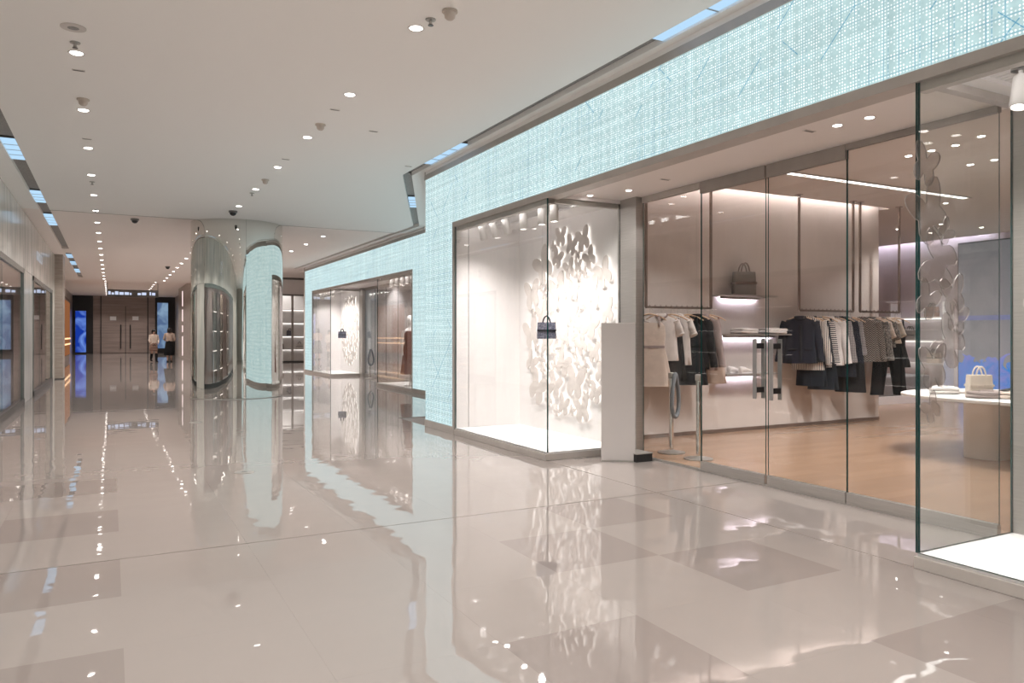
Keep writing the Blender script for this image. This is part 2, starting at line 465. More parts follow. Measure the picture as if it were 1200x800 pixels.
def tag(o, label, cat, group=None):
    o['label'] = label; o['category'] = cat
    if group: o['group'] = group
    return o
def struct(o):
    o['kind'] = 'structure'
    return o
def empty(name, loc=(0, 0, 0), rot=(0, 0, 0)):
    o = bpy.data.objects.new(name, None); COL.objects.link(o)
    o.location = loc; o.rotation_euler = rot; o.empty_display_size = 0.1
    return o
def thing(name, label, cat, loc=(0, 0, 0), rot=(0, 0, 0), group=None):
    return tag(empty(name, loc, rot), label, cat, group)
def copy_obj(o, parent=None):
    c = o.copy(); COL.objects.link(c)
    if parent: c.parent = parent
    return c
def dup(root, loc, rot=None, label=None, group=None):
    r = root.copy(); COL.objects.link(r); r.location = loc
    if rot is not None: r.rotation_euler = rot
    if label: r['label'] = label
    if group: r['group'] = group
    for ch in list(root.children):
        c = copy_obj(ch, r)
        for gch in list(ch.children):
            copy_obj(gch, c)
    return r
def lamp(kind, loc, power, col=WARM, parent=None, size=0.05, angle=110, blend=0.6, aim=None):
    d = bpy.data.lights.new('lamp', kind); d.energy = power; d.color = col
    d.shadow_soft_size = size
    if kind == 'SPOT':
        d.spot_size = math.radians(angle); d.spot_blend = blend
    o = bpy.data.objects.new('lamp', d); COL.objects.link(o); o.location = loc
    if aim is not None:
        o.rotation_euler = (Vector(aim)-Vector(loc)).to_track_quat('-Z', 'Y').to_euler()
    if parent: o.parent = parent
    return o

# ------------------------------------------------------------------ floor
H = 3.9
XL = -1.55                                  # left wall
XF1, XF2 = 4.27, 6.45                       # facades of the near and the far boutique
floor = struct(MB().box(-3.2, 10.5, -9, 65, -0.14, -0.012).obj('floor', 'grout'))
TS = 0.756
colx = [XL] + [0.05+TS*k for k in range(-2, 6)] + [XF1, 4.815, 5.36]
rowy = [5.3+TS*k for k in range(-8, 10)]
dark = {(2, -1), (1, -1), (2, 1), (2, 3), (2, -3), (1, -3), (5, -4), (7, -3), (7, -1), (6, -2), (7, -5), (8, -5), (1, 3), (4, -6), (4, -6)}
tile_mesh = {}
for ci in range(len(colx)-1):
    x0, x1 = colx[ci], colx[ci+1]
    if x1-x0 < 0.02: continue
    for k in range(-8, 9):
        y0, y1 = 5.3+TS*k, 5.3+TS*(k+1)
        if ci >= 9 and not (-4 <= k <= 2): continue
        key = 'tile_dark' if (ci, k) in dark else 'tile'
        gx0 = 0.004 if abs(x0-XF1) < 1e-6 else 0.0002
        gx1 = 0.004 if abs(x1-XF1) < 1e-6 else 0.0002
        gy0 = 0.005 if k == 0 else 0.0002
        gy1 = 0.005 if k == -1 else 0.0002
        kk = (key, round(x1-x0, 3), gx0, gx1, gy0, gy1)
        if kk not in tile_mesh:
            tile_mesh[kk] = MB().box(gx0, x1-x0-gx1, gy0, TS-gy1, -0.012, 0).mesh('tile', key)
        o = bpy.data.objects.new('tile', tile_mesh[kk]); COL.objects.link(o)
        o.location = (x0, y0, 0); o.parent = floor
yt = rowy[-1]
MB().box(-3.2, 10.5, yt+0.001, 65, -0.012, 0).obj('far_paving', 'tile_far', floor)
MB().box(XL, XF1, -9, rowy[0]-0.001, -0.012, 0).obj('near_paving', 'tile', floor)
struct(MB().box(5.36, 16.2, -0.9, 13.2, -0.012, 0.004).obj('floor.001', 'wood'))
struct(MB().box(7.6, 12, 15.5, 28.6, -0.012, 0.004).obj('floor.002', 'tile'))

# ------------------------------------------------------------------ ceiling
ceil = MB()
Z0, Z1 = H, H+0.12
ceil.prism([(-1.08, -9), (4.036, -9), (4.036, 11.24), (6.14, 16.38), (6.14, 17.68), (-1.08, 17.68)], 0.12, 'z', H)
ceil.prism([(XL-0.2, -9), (-1.26, -9), (-1.26, 17.68), (XL-0.2, 17.68)], 0.12, 'z', H)
ceil.prism([(4.18, -9), (4.5, -9), (4.5, 10.85), (6.7, 15.9), (6.7, 17.68), (6.28, 17.68), (6.28, 16.35), (4.18, 11.21)], 0.12, 'z', H)
struct(ceil.obj('ceiling', 'ceiling'))
cf = MB()
cf.prism([(-1.08, 17.7), (6.14, 17.7), (6.14, 31), (4, 31), (4, 40), (-1.08, 40)], 0.12, 'z', H+0.015)
cf.box(-2.6, -1.26, 17.7, 40, H+0.015, H+0.135)
cf.box(-1.26, -1.08, 25.6, 26.9, H+0.015, H+0.135)
cf.box(-1.26, -1.08, 38, 40, H+0.015, H+0.135)
cf.box(6.28, 6.7, 17.7, 31, H+0.015, H+0.135)
cf.box(6.14, 6.28, 29.2, 31, H+0.015, H+0.135)
struct(cf.obj('ceiling.001', 'ceiling_warm_light'))
ch = MB()
ch.box(-3.2, 4, 40, 65, 4.3, 4.42); ch.box(4, 10.5, 31, 65, 4.3, 4.42)
ch.box(-3.2, 4, 39.9, 40, H+0.02, 4.42); ch.box(4, 10.5, 30.9, 31, H+0.02, 4.42); ch.box(3.9, 4, 31, 40, H+0.14, 4.42)
struct(ch.obj('ceiling.002', 'ceiling_warm_light'))
struct(MB().box(-1.08, 6.14, 17.672, 17.712, H-0.004, H+0.016).obj('trim_12', 'bronze_dark'))
# dark air slots above the ceiling gaps
sl = MB()
sl.box(-1.30, -1.04, -9, 17.69, H+0.06, H+0.14); sl.box(-1.30, -1.04, 17.7, 38, H+0.075, H+0.155)
struct(sl.obj('trim_1', 'slot'))
sl = MB()
sl.box(4.0, 4.22, -9, 11.3, H+0.06, H+0.14)
sl.prism([(4.0, 11.2), (4.22, 11.2), (6.32, 16.3), (6.10, 16.4)], 0.08, 'z', H+0.06)
sl.box(6.10, 6.32, 16.3, 29.3, H+0.076, H+0.15)
struct(sl.obj('trim_2', 'slot'))

def slot_light(x0, x1, y0, y1, label, grp, dz=0.0):
    t = thing('slot_light', label, 'light', ((x0+x1)/2, (y0+y1)/2, H+0.018+dz), group=grp)
    w, l = (x1-x0)/2, (y1-y0)/2
    MB().box(-w, w, -l, l, 0, 0.012).obj('diffuser', 'lens_cool', t)
    for k in range(1, 4): MB().box(-w, w, -l+2*l*k/4-0.006, -l+2*l*k/4+0.006, -0.006, 0).obj('louvre', 'steel', t)
    MB().box(-w, w, -l, l, 0.012, 0.042).obj('housing', 'steel_dark', t)
    return t
ordn = ['nearest', 'second', 'third', 'fourth', 'fifth', 'sixth', 'seventh', 'eighth', 'ninth', 'tenth', 'eleventh', 'twelfth', 'thirteenth', 'fourteenth', 'fifteenth', 'sixteenth', 'seventeenth', 'eighteenth', 'nineteenth', 'twentieth', 'twenty-first', 'twenty-second', 'twenty-third', 'twenty-fourth', 'twenty-fifth', 'twenty-sixth', 'twenty-seventh', 'twenty-eighth', 'twenty-ninth', 'thirtieth', 'thirty-first', 'thirty-second', 'thirty-third', 'thirty-fourth']
for i, (a, b) in enumerate([(11.6, 12.9), (15.6, 16.9), (18.6, 20.4), (27.6, 28.8), (30.2, 31.6), (33.6, 35.4)]):
    slot_light(-1.255, -1.085, a, b, f'bluish light panel in the left ceiling slot, {ordn[i]} along the corridor', 'light panels in the left ceiling slot', 0.015 if a > 17 else 0)
slot_light(4.04, 4.176, 2.4, 5.1, 'long bluish light strip in the right ceiling slot above the near shopfront', 'light strips in the right ceiling slot')
slot_light(4.04, 4.176, 9.1, 10.4, 'bluish light strip in the right ceiling slot just before its corner', 'light strips in the right ceiling slot')
t = slot_light(-0.065, 0.065, -0.55, 0.55, 'bluish light strip in the oblique stretch of the right ceiling slot', 'light strips in the right ceiling slot')
t.location = (4.11+0.46*2.11, 11.22+0.46*5.14, H+0.018); t.rotation_euler = (0, 0, -math.atan2(2.11, 5.14))

# ------------------------------------------------------------------ downlights
def make_downlight(z):
    t = empty('downlight', (0, 0, z))
    r = MB()
    n = 24
    prof = [(0.062, 0.0), (0.078, -0.004), (0.082, 0.0), (0.062, 0.001)]
    r.loft([[(p[0]*math.cos(2*PI*i/n), p[0]*math.sin(2*PI*i/n), p[1]) for i in range(n)] for p in prof], False)
    r.obj('trim_ring', 'trim_ring', t, 40)
    MB().lathe([(0.0615, 0.0), (0.05, -0.006), (0.001, -0.008)], 20, cap=False).obj('lens', 'lens', t, 60)
    return t
dl0 = make_downlight(H)
first = True
LAMPS = []
def downlight(x, y, z, label, grp, power, lampz=-0.03, scale=1.0, col=WARM, angle=120):
    global first
    if first:
        t = dl0; t.location = (x, y, z); tag(t, label, 'downlight', grp); first = False
    else:
        t = dup(dl0, (x, y, z), None, label, grp)
    t.scale = (scale*0.84,)*3
    LAMPS.append((x, y, z+lampz, power, SHOP if z < 3.6 and z > 3.1 else col, angle))
    return t
ys = [5.80+1.93*k for k in range(-5, 30)]
def vis(x, y, z=H):
    t = x*0.47+y*0.8827
    if t < 0.3: return False
    u = 600+883*(x*0.8827-y*0.47)/t; v = 392-883*(z-1.4)/t
    return -4 < u < 1204 and -4 < v < 804
def row(x, name, grp, y_from):
    i = 0
    for y in [q for q in ys if q >= y_from and q < 62]:
        z = H if y < 17.6 else (H+0.015 if (y < (40 if x < 4 else 31)) else 4.3)
        if abs(x+0.27) > 0.1 and abs(x-2.2) < 0.1 and 16.9 < y < 19.4: continue      # the mirrored column stands there
        if vis(x, y, z):
            lab = f'round recessed downlight in {name} ceiling row, {ordn[i]} from the front'; i += 1
        else:
            lab = f'round recessed downlight of {name} ceiling row, behind the viewer'
        downlight(x, y, z, lab, grp, HALL_LAMP_W)
row(-0.27, 'the left', 'downlights of the left ceiling row', -4)
row(2.2, 'the middle', 'downlights of the middle ceiling row', -4)
row(4.8, 'the far right', 'downlights of the far right ceiling row', 17.4)
for (x, y, what) in [(4.78, 7.55-0.45, 'left of the pair over the left end of the entrance'), (4.98, 6.65, 'right of the pair over the left end of the entrance'), (4.82, 3.85, 'left of the pair over the right end of the entrance'), (4.85, 3.6, 'right of the pair over the right end of the entrance')]:
    downlight(x, y, 2.97, f'small soffit downlight, {what}', 'downlights in the entrance soffit', 25, scale=0.62)
for i, (x, y) in enumerate([(8.09, 5.5), (8.08, 5.22), (8.08, 4.95), (7.95, 4.6), (9.16, 5.43), (9.16, 5.15), (13.5, 9.4), (14.6, 9.45), (13.6, 8.6), (14.7, 8.5), (6.4, 6.4), (11.5, 5.0), (11.5, 7.2), (6.6, 3.6)]):
    downlight(x, y, 3.45, f'small downlight in the boutique ceiling, {ordn[i]} counted from the clothes rails end', 'downlights in the boutique ceiling', SHOP_LAMP_W, scale=0.7)
for (x, y, z, p, c, ang) in LAMPS:
    lamp('SPOT', (x, y, z), p, c, None, 0.05, ang, 0.5, (x, y, z-1))

# ------------------------------------------------------------------ small ceiling devices
def device(kind, x, y, label, z=H):
    if kind == 'smoke_detector':
        t = thing(kind, label, 'smoke detector', (x, y, z))
        MB().lathe([(0.06, 0), (0.062, -0.012), (0.055, -0.018)], 20).obj('base', 'beige_plastic', t, 40)
        MB().lathe([(0.047, -0.018), (0.04, -0.055), (0.024, -0.07), (0.001, -0.072)], 20).obj('chamber', 'beige_plastic', t, 50)
    elif kind == 'sprinkler':
        t = thing(kind, label, 'sprinkler', (x, y, z))
        MB().lathe([(0.042, 0), (0.04, -0.008), (0.02, -0.012)], 18).obj('escutcheon', 'steel', t, 40)
        MB().lathe([(0.012, -0.01), (0.012, -0.035), (0.006, -0.04)], 10).obj('nozzle', 'steel', t, 40)
        MB().lathe([(0.022, -0.046), (0.022, -0.05)], 12).obj('deflector', 'steel_dark', t)
        MB().tube([(-0.012, 0, -0.03), (-0.012, 0, -0.048)], 0.003, 6).tube([(0.012, 0, -0.03), (0.012, 0, -0.048)], 0.003, 6).obj('yoke', 'steel', t)
    elif kind == 'dome_camera':
        t = thing(kind, label, 'camera', (x, y, z))
        MB().lathe([(0.085, 0), (0.085, -0.03), (0.07, -0.04)], 24).obj('base', 'steel_dark', t, 40)
        MB().lathe([(0.065, -0.038)]+[(0.065*math.cos(a), -0.04-0.06*math.sin(a)) for a in (0.3, 0.7, 1.1, 1.5)], 24).obj('dome', 'black', t, 60)
    elif kind == 'ceiling_speaker':
        t = thing(kind, label, 'speaker', (x, y, z))
        MB().lathe([(0.095, 0), (0.095, -0.006), (0.085, -0.008)], 28).obj('frame', 'trim_ring', t, 40)
        MB().lathe([(0.084, -0.006), (0.001, -0.010)], 28, cap=False).obj('grille', 'slot', t, 60)
    else:
        t = thing('ceiling_slot', label, 'vent', (x, y, z))
        MB().box(-0.055, 0.055, -0.02, 0.02, -0.004, 0).obj('frame', 'trim_ring', t)
        MB().box(-0.045, 0.045, -0.008, 0.008, -0.006, -0.004).obj('opening', 'black', t)
for d in [('ceiling_speaker', -0.27, 7.09, 'round flush speaker grille, nearest fitting in the left ceiling row'),
          ('sprinkler', -0.27, 7.45, 'small sprinkler just before the nearest left-row downlight'),
          ('ceiling_slot', -0.27, 8.22, 'small slot between the nearest two left-row downlights'),
          ('smoke_detector', -0.26, 9.2, 'dark-bottomed smoke detector before the second left-row downlight'),
          ('ceiling_slot', -0.27, 11.05, 'small slot before the third left-row downlight'),
          ('sprinkler', -0.27, 14.1, 'small sprinkler after the fourth left-row downlight'),
          ('sprinkler', -0.27, 17.2, 'small sprinkler beside the ceiling joint in the left row'),
          ('smoke_detector', 2.31, 5.36, 'white round detector nearest in the middle ceiling row'),
          ('sprinkler', 2.24, 5.58, 'small sprinkler beside the nearest middle-row downlight'),
          ('ceiling_slot', 2.2, 8.32, 'small slot after the second middle-row downlight'),
          ('smoke_detector', 2.2, 8.98, 'beige cone-shaped smoke detector between middle-row downlights'),
          ('ceiling_slot', 2.2, 11.0, 'small slot before the fourth middle-row downlight'),
          ('smoke_detector', 2.2, 12.6, 'small detector between the fourth and fifth middle-row downlights'),
          ('sprinkler', 2.2, 13.9, 'small sprinkler after the fifth middle-row downlight'),
          ('dome_camera', 2.18, 16.1, 'dark dome camera on the ceiling in front of the mirrored column'),
          ('ceiling_slot', 2.85, 8.98, 'small slot alone on the ceiling, right of the cone-shaped detector'),
          ('ceiling_slot', 3.9, 10.2+0.4, 'small dark sensor slot on the ceiling near the slot corner')]:
    device(*d)
device('dome_camera', 0.46, 18.3, 'dark dome camera hanging below the far ceiling left of the column', H+0.015)
device('dome_camera', 1.85, 30.5, 'tiny dark dome camera far along the corridor ceiling', H+0.015)
device('ceiling_slot', 4.95, 6.0, 'small sensor in the entrance soffit, left of the doors', 2.97)
device('ceiling_slot', 4.75, 4.05, 'small sensor in the entrance soffit, above the right glass doors', 2.97)

# ------------------------------------------------------------------ facades
def glass_pane(name, parent, x0, x1, y0, y1, z0, z1, m='glass'):
    b = MB()
    vs = [(x, y, z) for z in (z0, z1) for y in (y0, y1) for x in (x0, x1)]
    fx = (x1-x0) < (y1-y0)
    faces = [(0, 2, 3, 1), (4, 5, 7, 6), (0, 1, 5, 4), (2, 6, 7, 3), (0, 4, 6, 2), (1, 3, 7, 5)]
    b.add(vs, faces)
    b.mi = [1, 1, 1 if fx else 0, 1 if fx else 0, 0 if fx else 1, 0 if fx else 1]
    return b.obj(name, [m, 'glass_edge'], parent)

def butterfly_outline():
    half = [(0.015, 0.20), (0.06, 0.30), (0.15, 0.42), (0.27, 0.50), (0.40, 0.52), (0.49, 0.47), (0.50, 0.36), (0.46, 0.22), (0.39, 0.10), (0.32, 0.02), (0.36, -0.06), (0.41, -0.17), (0.40, -0.29), (0.33, -0.40), (0.23, -0.47), (0.14, -0.45), (0.07, -0.33), (0.02, -0.22)]
    return half + [(-x, y) for x, y in reversed(half)]
BO = butterfly_outline()
def bfly_mesh(name, mats, th, scale=1.0, off=0.0, peg=0.0):
    """plate in the local YZ plane, thickness towards -X, optional peg to the wall at +X"""
    b = MB()
    n = len(BO)
    pts = [(x*scale, y*scale) for x, y in BO]
    vs = [(off, p[0], p[1]) for p in pts] + [(off-th, p[0], p[1]) for p in pts]
    vs += [(off, 0, 0.03), (off-th*1.6, 0, 0.03)]
    fs = []
    for i in range(n):
        j = (i+1) % n
        fs += [(2*n, j, i), (2*n+1, n+i, n+j)]
    b.add(vs, fs)
    if isinstance(mats, (list, tuple)): b.cur = 1
    b.add(vs[:2*n], [(i, (i+1) % n, n+(i+1) % n, n+i) for i in range(n)])
    b.cur = 0
    if peg: b.box(off, off+peg, -0.03, 0.03, -0.03, 0.03)
    return b.mesh(name, mats)
plate_me = bfly_mesh('butterfly', 'butterfly', 0.02, 1.0, 0.0, 0.12)
glow_me = bfly_mesh('backlight', 'butterfly_glow', 0.004, 0.9, 0.012)

def butterfly_display(x, yc, zc, ry, rz, label, seed, ymax=1e9, ymin=-1e9):
    rnd = random.Random(seed)
    t = thing('butterfly_display', label, 'display', (x, yc, zc), group='butterfly displays in shop windows')
    got = []
    tries = 0
    while len(got) < 76 and tries < 6000:
        tries += 1
        s = rnd.choice([0.46, 0.42, 0.38, 0.34, 0.30, 0.26]) if tries < 2500 else rnd.choice([0.22, 0.17, 0.13])
        a = rnd.uniform(0, 2*PI); q = math.sqrt(rnd.random())
        y, z = ry*q*math.cos(a), rz*q*math.sin(a)
        if abs(y)/ry > 0.93 or yc+y+s*0.5 > ymax or yc+y-s*0.5 < ymin: continue
        if all((y-g[0])**2+(z-g[1])**2 > (0.48*(s+g[2]))**2 for g in got): got.append((y, z, s))
    for (y, z, s) in got:
        o = bpy.data.objects.new('butterfly', plate_me); COL.objects.link(o); o.parent = t
        o.location = (-0.022-rnd.uniform(0, 0.008), y, z); o.scale = (0.5, s, s)
        o.rotation_euler = (rnd.uniform(-0.9, 0.9), 0, 0)
        gl = bpy.data.objects.new('backlight', glow_me); COL.objects.link(gl); gl.parent = o
    return t

def make_spotlight():
    t = empty('spotlight')
    MB().lathe([(0.05, 0), (0.05, -0.012)], 20).obj('canopy', 'steel_dark', t, 40)
    MB().tube([(0, 0, -0.01), (0, 0, -0.05)], 0.012, 8).obj('stem', 'spot_white', t, 40)
    hd = MB().lathe([(0.046, 0.10), (0.05, 0.095), (0.05, -0.085), (0.047, -0.09), (0.04, -0.09), (0.038, -0.07)], 24).obj('head', 'spot_white', t, 40)
    MB().lathe([(0.037, -0.072), (0.001, -0.074)], 20, cap=False).obj('lens', 'lens', hd, 60)
    hd.location = (0, 0, -0.14)
    return t
spot0 = None
def spotlight(x, y, z, tilt, label, grp, power, aim):
    global spot0
    if spot0 is None:
        spot0 = make_spotlight(); t = spot0; tag(t, label, 'spotlight', grp); t.location = (x, y, z)
    else:
        t = dup(spot0, (x, y, z), None, label, grp)
    for c in t.children:
        if c.name.startswith('head'): c.rotation_euler = (tilt[0], tilt[1], 0)
    if power:
        p = Vector((x, y, z-0.14)); d = (Vector(aim)-p).normalized()
        lamp('SPOT', p+d*0.12, power, (1.0, 0.93, 0.90), None, 0.04, 140, 1.0, aim)

def tote(loc, rz, w, h, d, m, label, grp=None, cat='bag', strap='steel_dark'):
    t = thing('tote_bag', label, cat, loc, (0, 0, rz), grp)
    b = MB(); rings = []
    for k, (z, s) in enumerate([(0, 0.97), (0.02, 1.0), (h*0.5, 0.985), (h, 0.94)]):
        n = 28; ring = []
        for i in range(n):
            a = 2*PI*i/n; ca, sa = math.cos(a), math.sin(a)
            ring.append((w/2*s*math.copysign(abs(ca)**0.25, ca), d/2*(1.0 if k < 2 else 0.9 if k == 2 else 0.75)*math.copysign(abs(sa)**0.3, sa), z))
        rings.append(ring)
    b.loft(rings).obj('body', m, t, 40)
    MB().box(-w/2*0.985, w/2*0.985, -d/2-0.003, d/2+0.003, h*0.46, h*0.56).obj('band', strap, t)
    for sgn in (-1, 1):
        pts = [(w*0.2*math.cos(a), sgn*d*0.3, h*0.86+(h*0.52)*math.sin(a)) for a in [PI*k/10 for k in range(11)]]
        MB().tube(pts, 0.011*w/0.3, 8).obj('handle', strap, t, 60)
    return t

def shopfront(Xf, yA, yB, yC, yD, yE, yF, n0, who, seed):
    """yA > yB > ... : far pier A-B, window B-C, entrance C-D, window D-E, near pier E-F"""
    Xd = Xf+1.09
    w = MB().box(Xf, Xf+0.14, yF, yA, 2.99, 3.77)
    w.box(Xf, Xf+0.14, yB+0.03, yA, 0.10, 2.99)
    w.box(Xf, Xf+0.14, yF, yE-0.03, 0.10, 2.99)
    wall = struct(w.obj('wall_right', 'lattice'))
    tr = MB()
    tr.box(Xf-0.012, Xf+0.16, yF, yA+0.02, 3.77, 3.845)
    tr.box(Xf-0.012, Xf+0.16, yE, yB, 2.915, 2.985)
    tr.box(Xf-0.012, Xf+0.16, yB, yA+0.005, 0, 0.10); tr.box(Xf-0.012, Xf+0.16, yF, yE, 0, 0.10)
    tr.box(Xf-0.014, Xf+0.06, yB-0.02, yB+0.03, 0.0, 2.985); tr.box(Xf-0.014, Xf+0.06, yE-0.03, yE+0.02, 0.0, 2.985)
    struct(tr.obj('trim_3', 'bronze', None))
    struct(MB().box(Xf, Xf+0.16, yF, yA, 3.845, H).obj('trim_4', 'ceiling'))
    # soffit over the entrance, header beam above the doors, shop wall above it
    struct(MB().box(Xf+0.16, Xd+0.06, yD, yC, 2.97, 3.05).obj('ceiling.003', 'soffit'))
    struct(MB().box(Xd+0.06, Xd+0.14, yE-1, yB+1, 2.97, 3.6).obj('trim_5', 'soffit'))
    # windows
    for wi, (a, b, corner, far) in enumerate([(yB-0.035, yC, yC, True), (yE+0.035, yD, yD, False)]):
        lo, hi = min(a, b), max(a, b)
        wn = struct(empty(f'window_{n0+wi}', (0, 0, 0)))
        MB().box(Xf-0.015, Xd-0.06, lo, hi, 0.0, 0.072).obj('plinth', 'bronze', wn, bevel=0.003)
        MB().box(Xf+0.012, Xd-0.062, lo+0.006, hi-0.006, 0.072, 0.09).obj('platform', 'white_floor', wn)
        glass_pane('front_glass', wn, Xf+0.002, Xf+0.020, lo+(0.0 if far else 0), hi, 0.09, 2.93)
        yy = corner
        if far: glass_pane('side_glass', wn, Xf+0.021, Xd-0.09, yy, yy+0.018, 0.09, 2.93)
        else: glass_pane('side_glass', wn, Xf+0.021, Xd-0.09, yy-0.018, yy, 0.09, 2.93)
        # head channel and lid with a louvre
        MB().box(Xf+0.101, Xf+0.105, lo+0.05, hi-0.05, 2.87, 2.925).obj('led_strip', 'window_fill', wn)  # hidden glowing strip, added to light the window more evenly
        MB().box(Xf+0.03, Xf+0.10, lo, hi, 2.86, 2.93).box(Xf+0.10, Xd-0.06, (yy+0.03 if far else yy-0.09), (yy+0.09 if far else yy-0.03), 2.88, 2.93).obj('head_channel', 'bronze', wn)
        lid = MB(); ly0, ly1, lx0, lx1 = lo+0.12, hi-0.30, Xf+0.2, Xd-0.42
        if not far: ly0, ly1 = lo+0.3, hi-0.2
        lid.box(Xf+0.10, lx0, lo, hi, 2.93, 2.99); lid.box(lx1, Xd-0.02, lo, hi, 2.93, 2.99)
        lid.box(lx0, lx1, lo, ly0, 2.93, 2.99); lid.box(lx0, lx1, ly1, hi, 2.93, 2.99)
        lid.obj('lid', 'white', wn)
        MB().box(lx0, lx1, ly0, ly1, 3.0, 3.02).obj('louvre_backing', 'dark_plinth', wn)
        if far:
            nsl = 22 if n0 == 1 else 14
            me = MB().box(0, lx1-lx0, -0.019, 0.019, 0, 0.012).mesh('slat', 'white')
            for k in range(nsl):
                o = bpy.data.objects.new('slat', me); COL.objects.link(o); o.parent = wn
                o.location = (lx0, ly0+(k+0.5)*(ly1-ly0)/nsl, 2.955)
        else:
            nsl = 9
            me = MB().box(-0.019, 0.019, 0, ly1-ly0, 0, 0.012).mesh('slat', 'white')
            for k in range(nsl):
                o = bpy.data.objects.new('slat', me); COL.objects.link(o); o.parent = wn
                o.location = (lx0+(k+0.5)*(lx1-lx0)/nsl, ly0, 2.955)
        # back and side boards
        MB().box(Xd-0.06, Xd-0.02, lo, hi, 0.0, 2.93).obj('back_board', 'white', wn)
        e = hi if far else lo; s = 1 if far else -1
        y0_, y1_ = sorted((e, e+s*0.05))
        MB().box(Xf+0.022, Xf+0.205, y0_-(0.02 if s < 0 else 0.0), y1_, 0.09, 2.93).obj('jamb_board', 'white', wn)
        MB().box(Xf+0.215, Xd-0.06, y0_, y1_, 0.09, 2.93).obj('side_board', 'white', wn)
        MB().box(Xf+0.204, Xf+0.216, y0_+0.004, y1_-0.004, 0.09, 2.93).obj('side_board_joint', 'steel_dark', wn)
        # posts on the door line
        py0, py1 = (yC-0.30, yC) if far else (yD, yD+0.08)
        MB().box(Xd-0.09, Xd+0.02, py0 if far else py0-0.3, py1+0.05 if far else py1-0.09, 0, 2.97).obj('post', 'steel', wn)
        side = ('left' if far else 'right')
        butterfly_display(Xd-0.062, (lo+hi)/2-(0.05 if far else -0.1), 1.52, 1.05, 1.2, f'backlit swarm of pale butterfly cut-outs in the {side} window of the {who}', seed+wi, hi-0.05, lo+0.05)
    return Xd

# wall_right of the oblique return and its continuation
w = MB().prism([(XF1, 10.85), (XF1+0.14, 10.85), (XF2+0.14, 15.9), (XF2, 15.9)], 3.67, 'z', 0.1)
struct(w.obj('wall_right', 'lattice'))
struct(MB().prism([(XF1-0.01, 10.86), (XF1+0.14, 10.85), (XF2+0.14, 15.9), (XF2-0.01, 15.9)], 0.1, 'z', 0).prism([(XF1-0.01, 10.86), (XF1+0.14, 10.85), (XF2+0.14, 15.9), (XF2-0.01, 15.9)], 0.13, 'z', 3.77).obj('trim_6', 'bronze'))
struct(MB().box(XF1, XF1+0.14, -9, -0.7, 0.1, H).obj('wall_right', 'lattice'))
XD1 = shopfront(XF1, 10.85, 9.76, 7.2, 2.86, 0.35, -0.7, 1, 'near boutique', 21)
XD2 = shopfront(XF2, 28.7, 27.5, 25.0, 20.0, 17.26, 15.9, 3, 'far boutique', 41)
# spotlights in the near windows
for i, y in enumerate([9.3, 8.95, 8.6, 8.15, 7.7, 7.42]):
    tl = (0.25 if i < 1 else 0.1 if i < 3 else 0, -0.35 if i < 3 else 0.0)
    spotlight(4.5, y, 2.93, tl, f'white cylinder spotlight, {["leftmost","second from left","third from left","fourth from left","fifth from left","rightmost"][i]} in the left display window', 'spotlights of the left display window', WINDOW_LAMP_W*(0.45 if i == 0 else 1.0), (4.56, y-0.03, 0.0))
for i, y in enumerate([2.45, 1.9, 1.35, 0.85]):
    spotlight(4.62, y, 2.93, (0, 0.25), 'white cylinder spotlight at the top of the right display window, nearest the glass corner' if i == 0 else f'white cylinder spotlight of the right display window, out of view, {ordn[i]} from the corner', 'spotlights of the right display window', WINDOW_LAMP_W, (4.7, y, 0.0))
for i, y in enumerate([19.4, 19.0, 18.6, 18.2, 17.8]):
    spotlight(6.66, y, 2.93, (0, 0.2), f'tiny white spotlight in the right window of the far boutique, {["leftmost","second from left","third from left","fourth from left","rightmost"][i]} of five', 'spotlights of the far boutique right window', 45, (7.3, y, 0.6))
for i, y in enumerate([27.0, 26.6, 26.2, 25.8, 25.4]):
    spotlight(6.66, y, 2.93, (0, 0.2), f'tiny white spotlight in the left window of the far boutique, {["leftmost","second from left","third from left","fourth from left","rightmost"][i]} of five', 'spotlights of the far boutique left window', 60, (7.3, y, 0.6))

# smoky acrylic butterflies fixed to the inner face of the right window's side glass
wn2 = bpy.data.objects['window_2']
dec = None
ac_me = bfly_mesh('acrylic_butterfly', ['acrylic', 'acrylic_edge'], 0.02)
for (x, z, s, r) in [(4.38, 2.13, 0.36, 0.5), (4.54, 2.03, 0.15, -0.9), (4.48, 1.84, 0.34, 1.25), (4.62, 1.64, 0.24, 0.2), (4.66, 1.5, 0.20, -0.35), (4.58, 1.34, 0.30, 1.0), (4.36, 1.6, 0.22, -0.5), (4.42, 1.20, 0.27, 0.1), (4.40, 0.95, 0.17, 0.6), (4.34, 2.42, 0.24, -0.3)]:
    o = bpy.data.objects.new('acrylic_butterfly', ac_me); COL.objects.link(o); o.parent = wn2
    o.location = (x, 2.839, z); o.scale = (0.3, s, s)
    o.rotation_euler = (0, 0, PI/2); o.rotation_mode = 'XYZ'
    o.matrix_basis = Matrix.Translation((x, 2.839, z)) @ Matrix.Rotation(-PI/2, 4, 'Z') @ Matrix.Rotation(r, 4, 'X') @ Matrix.Diagonal((0.3, s, s, 1))

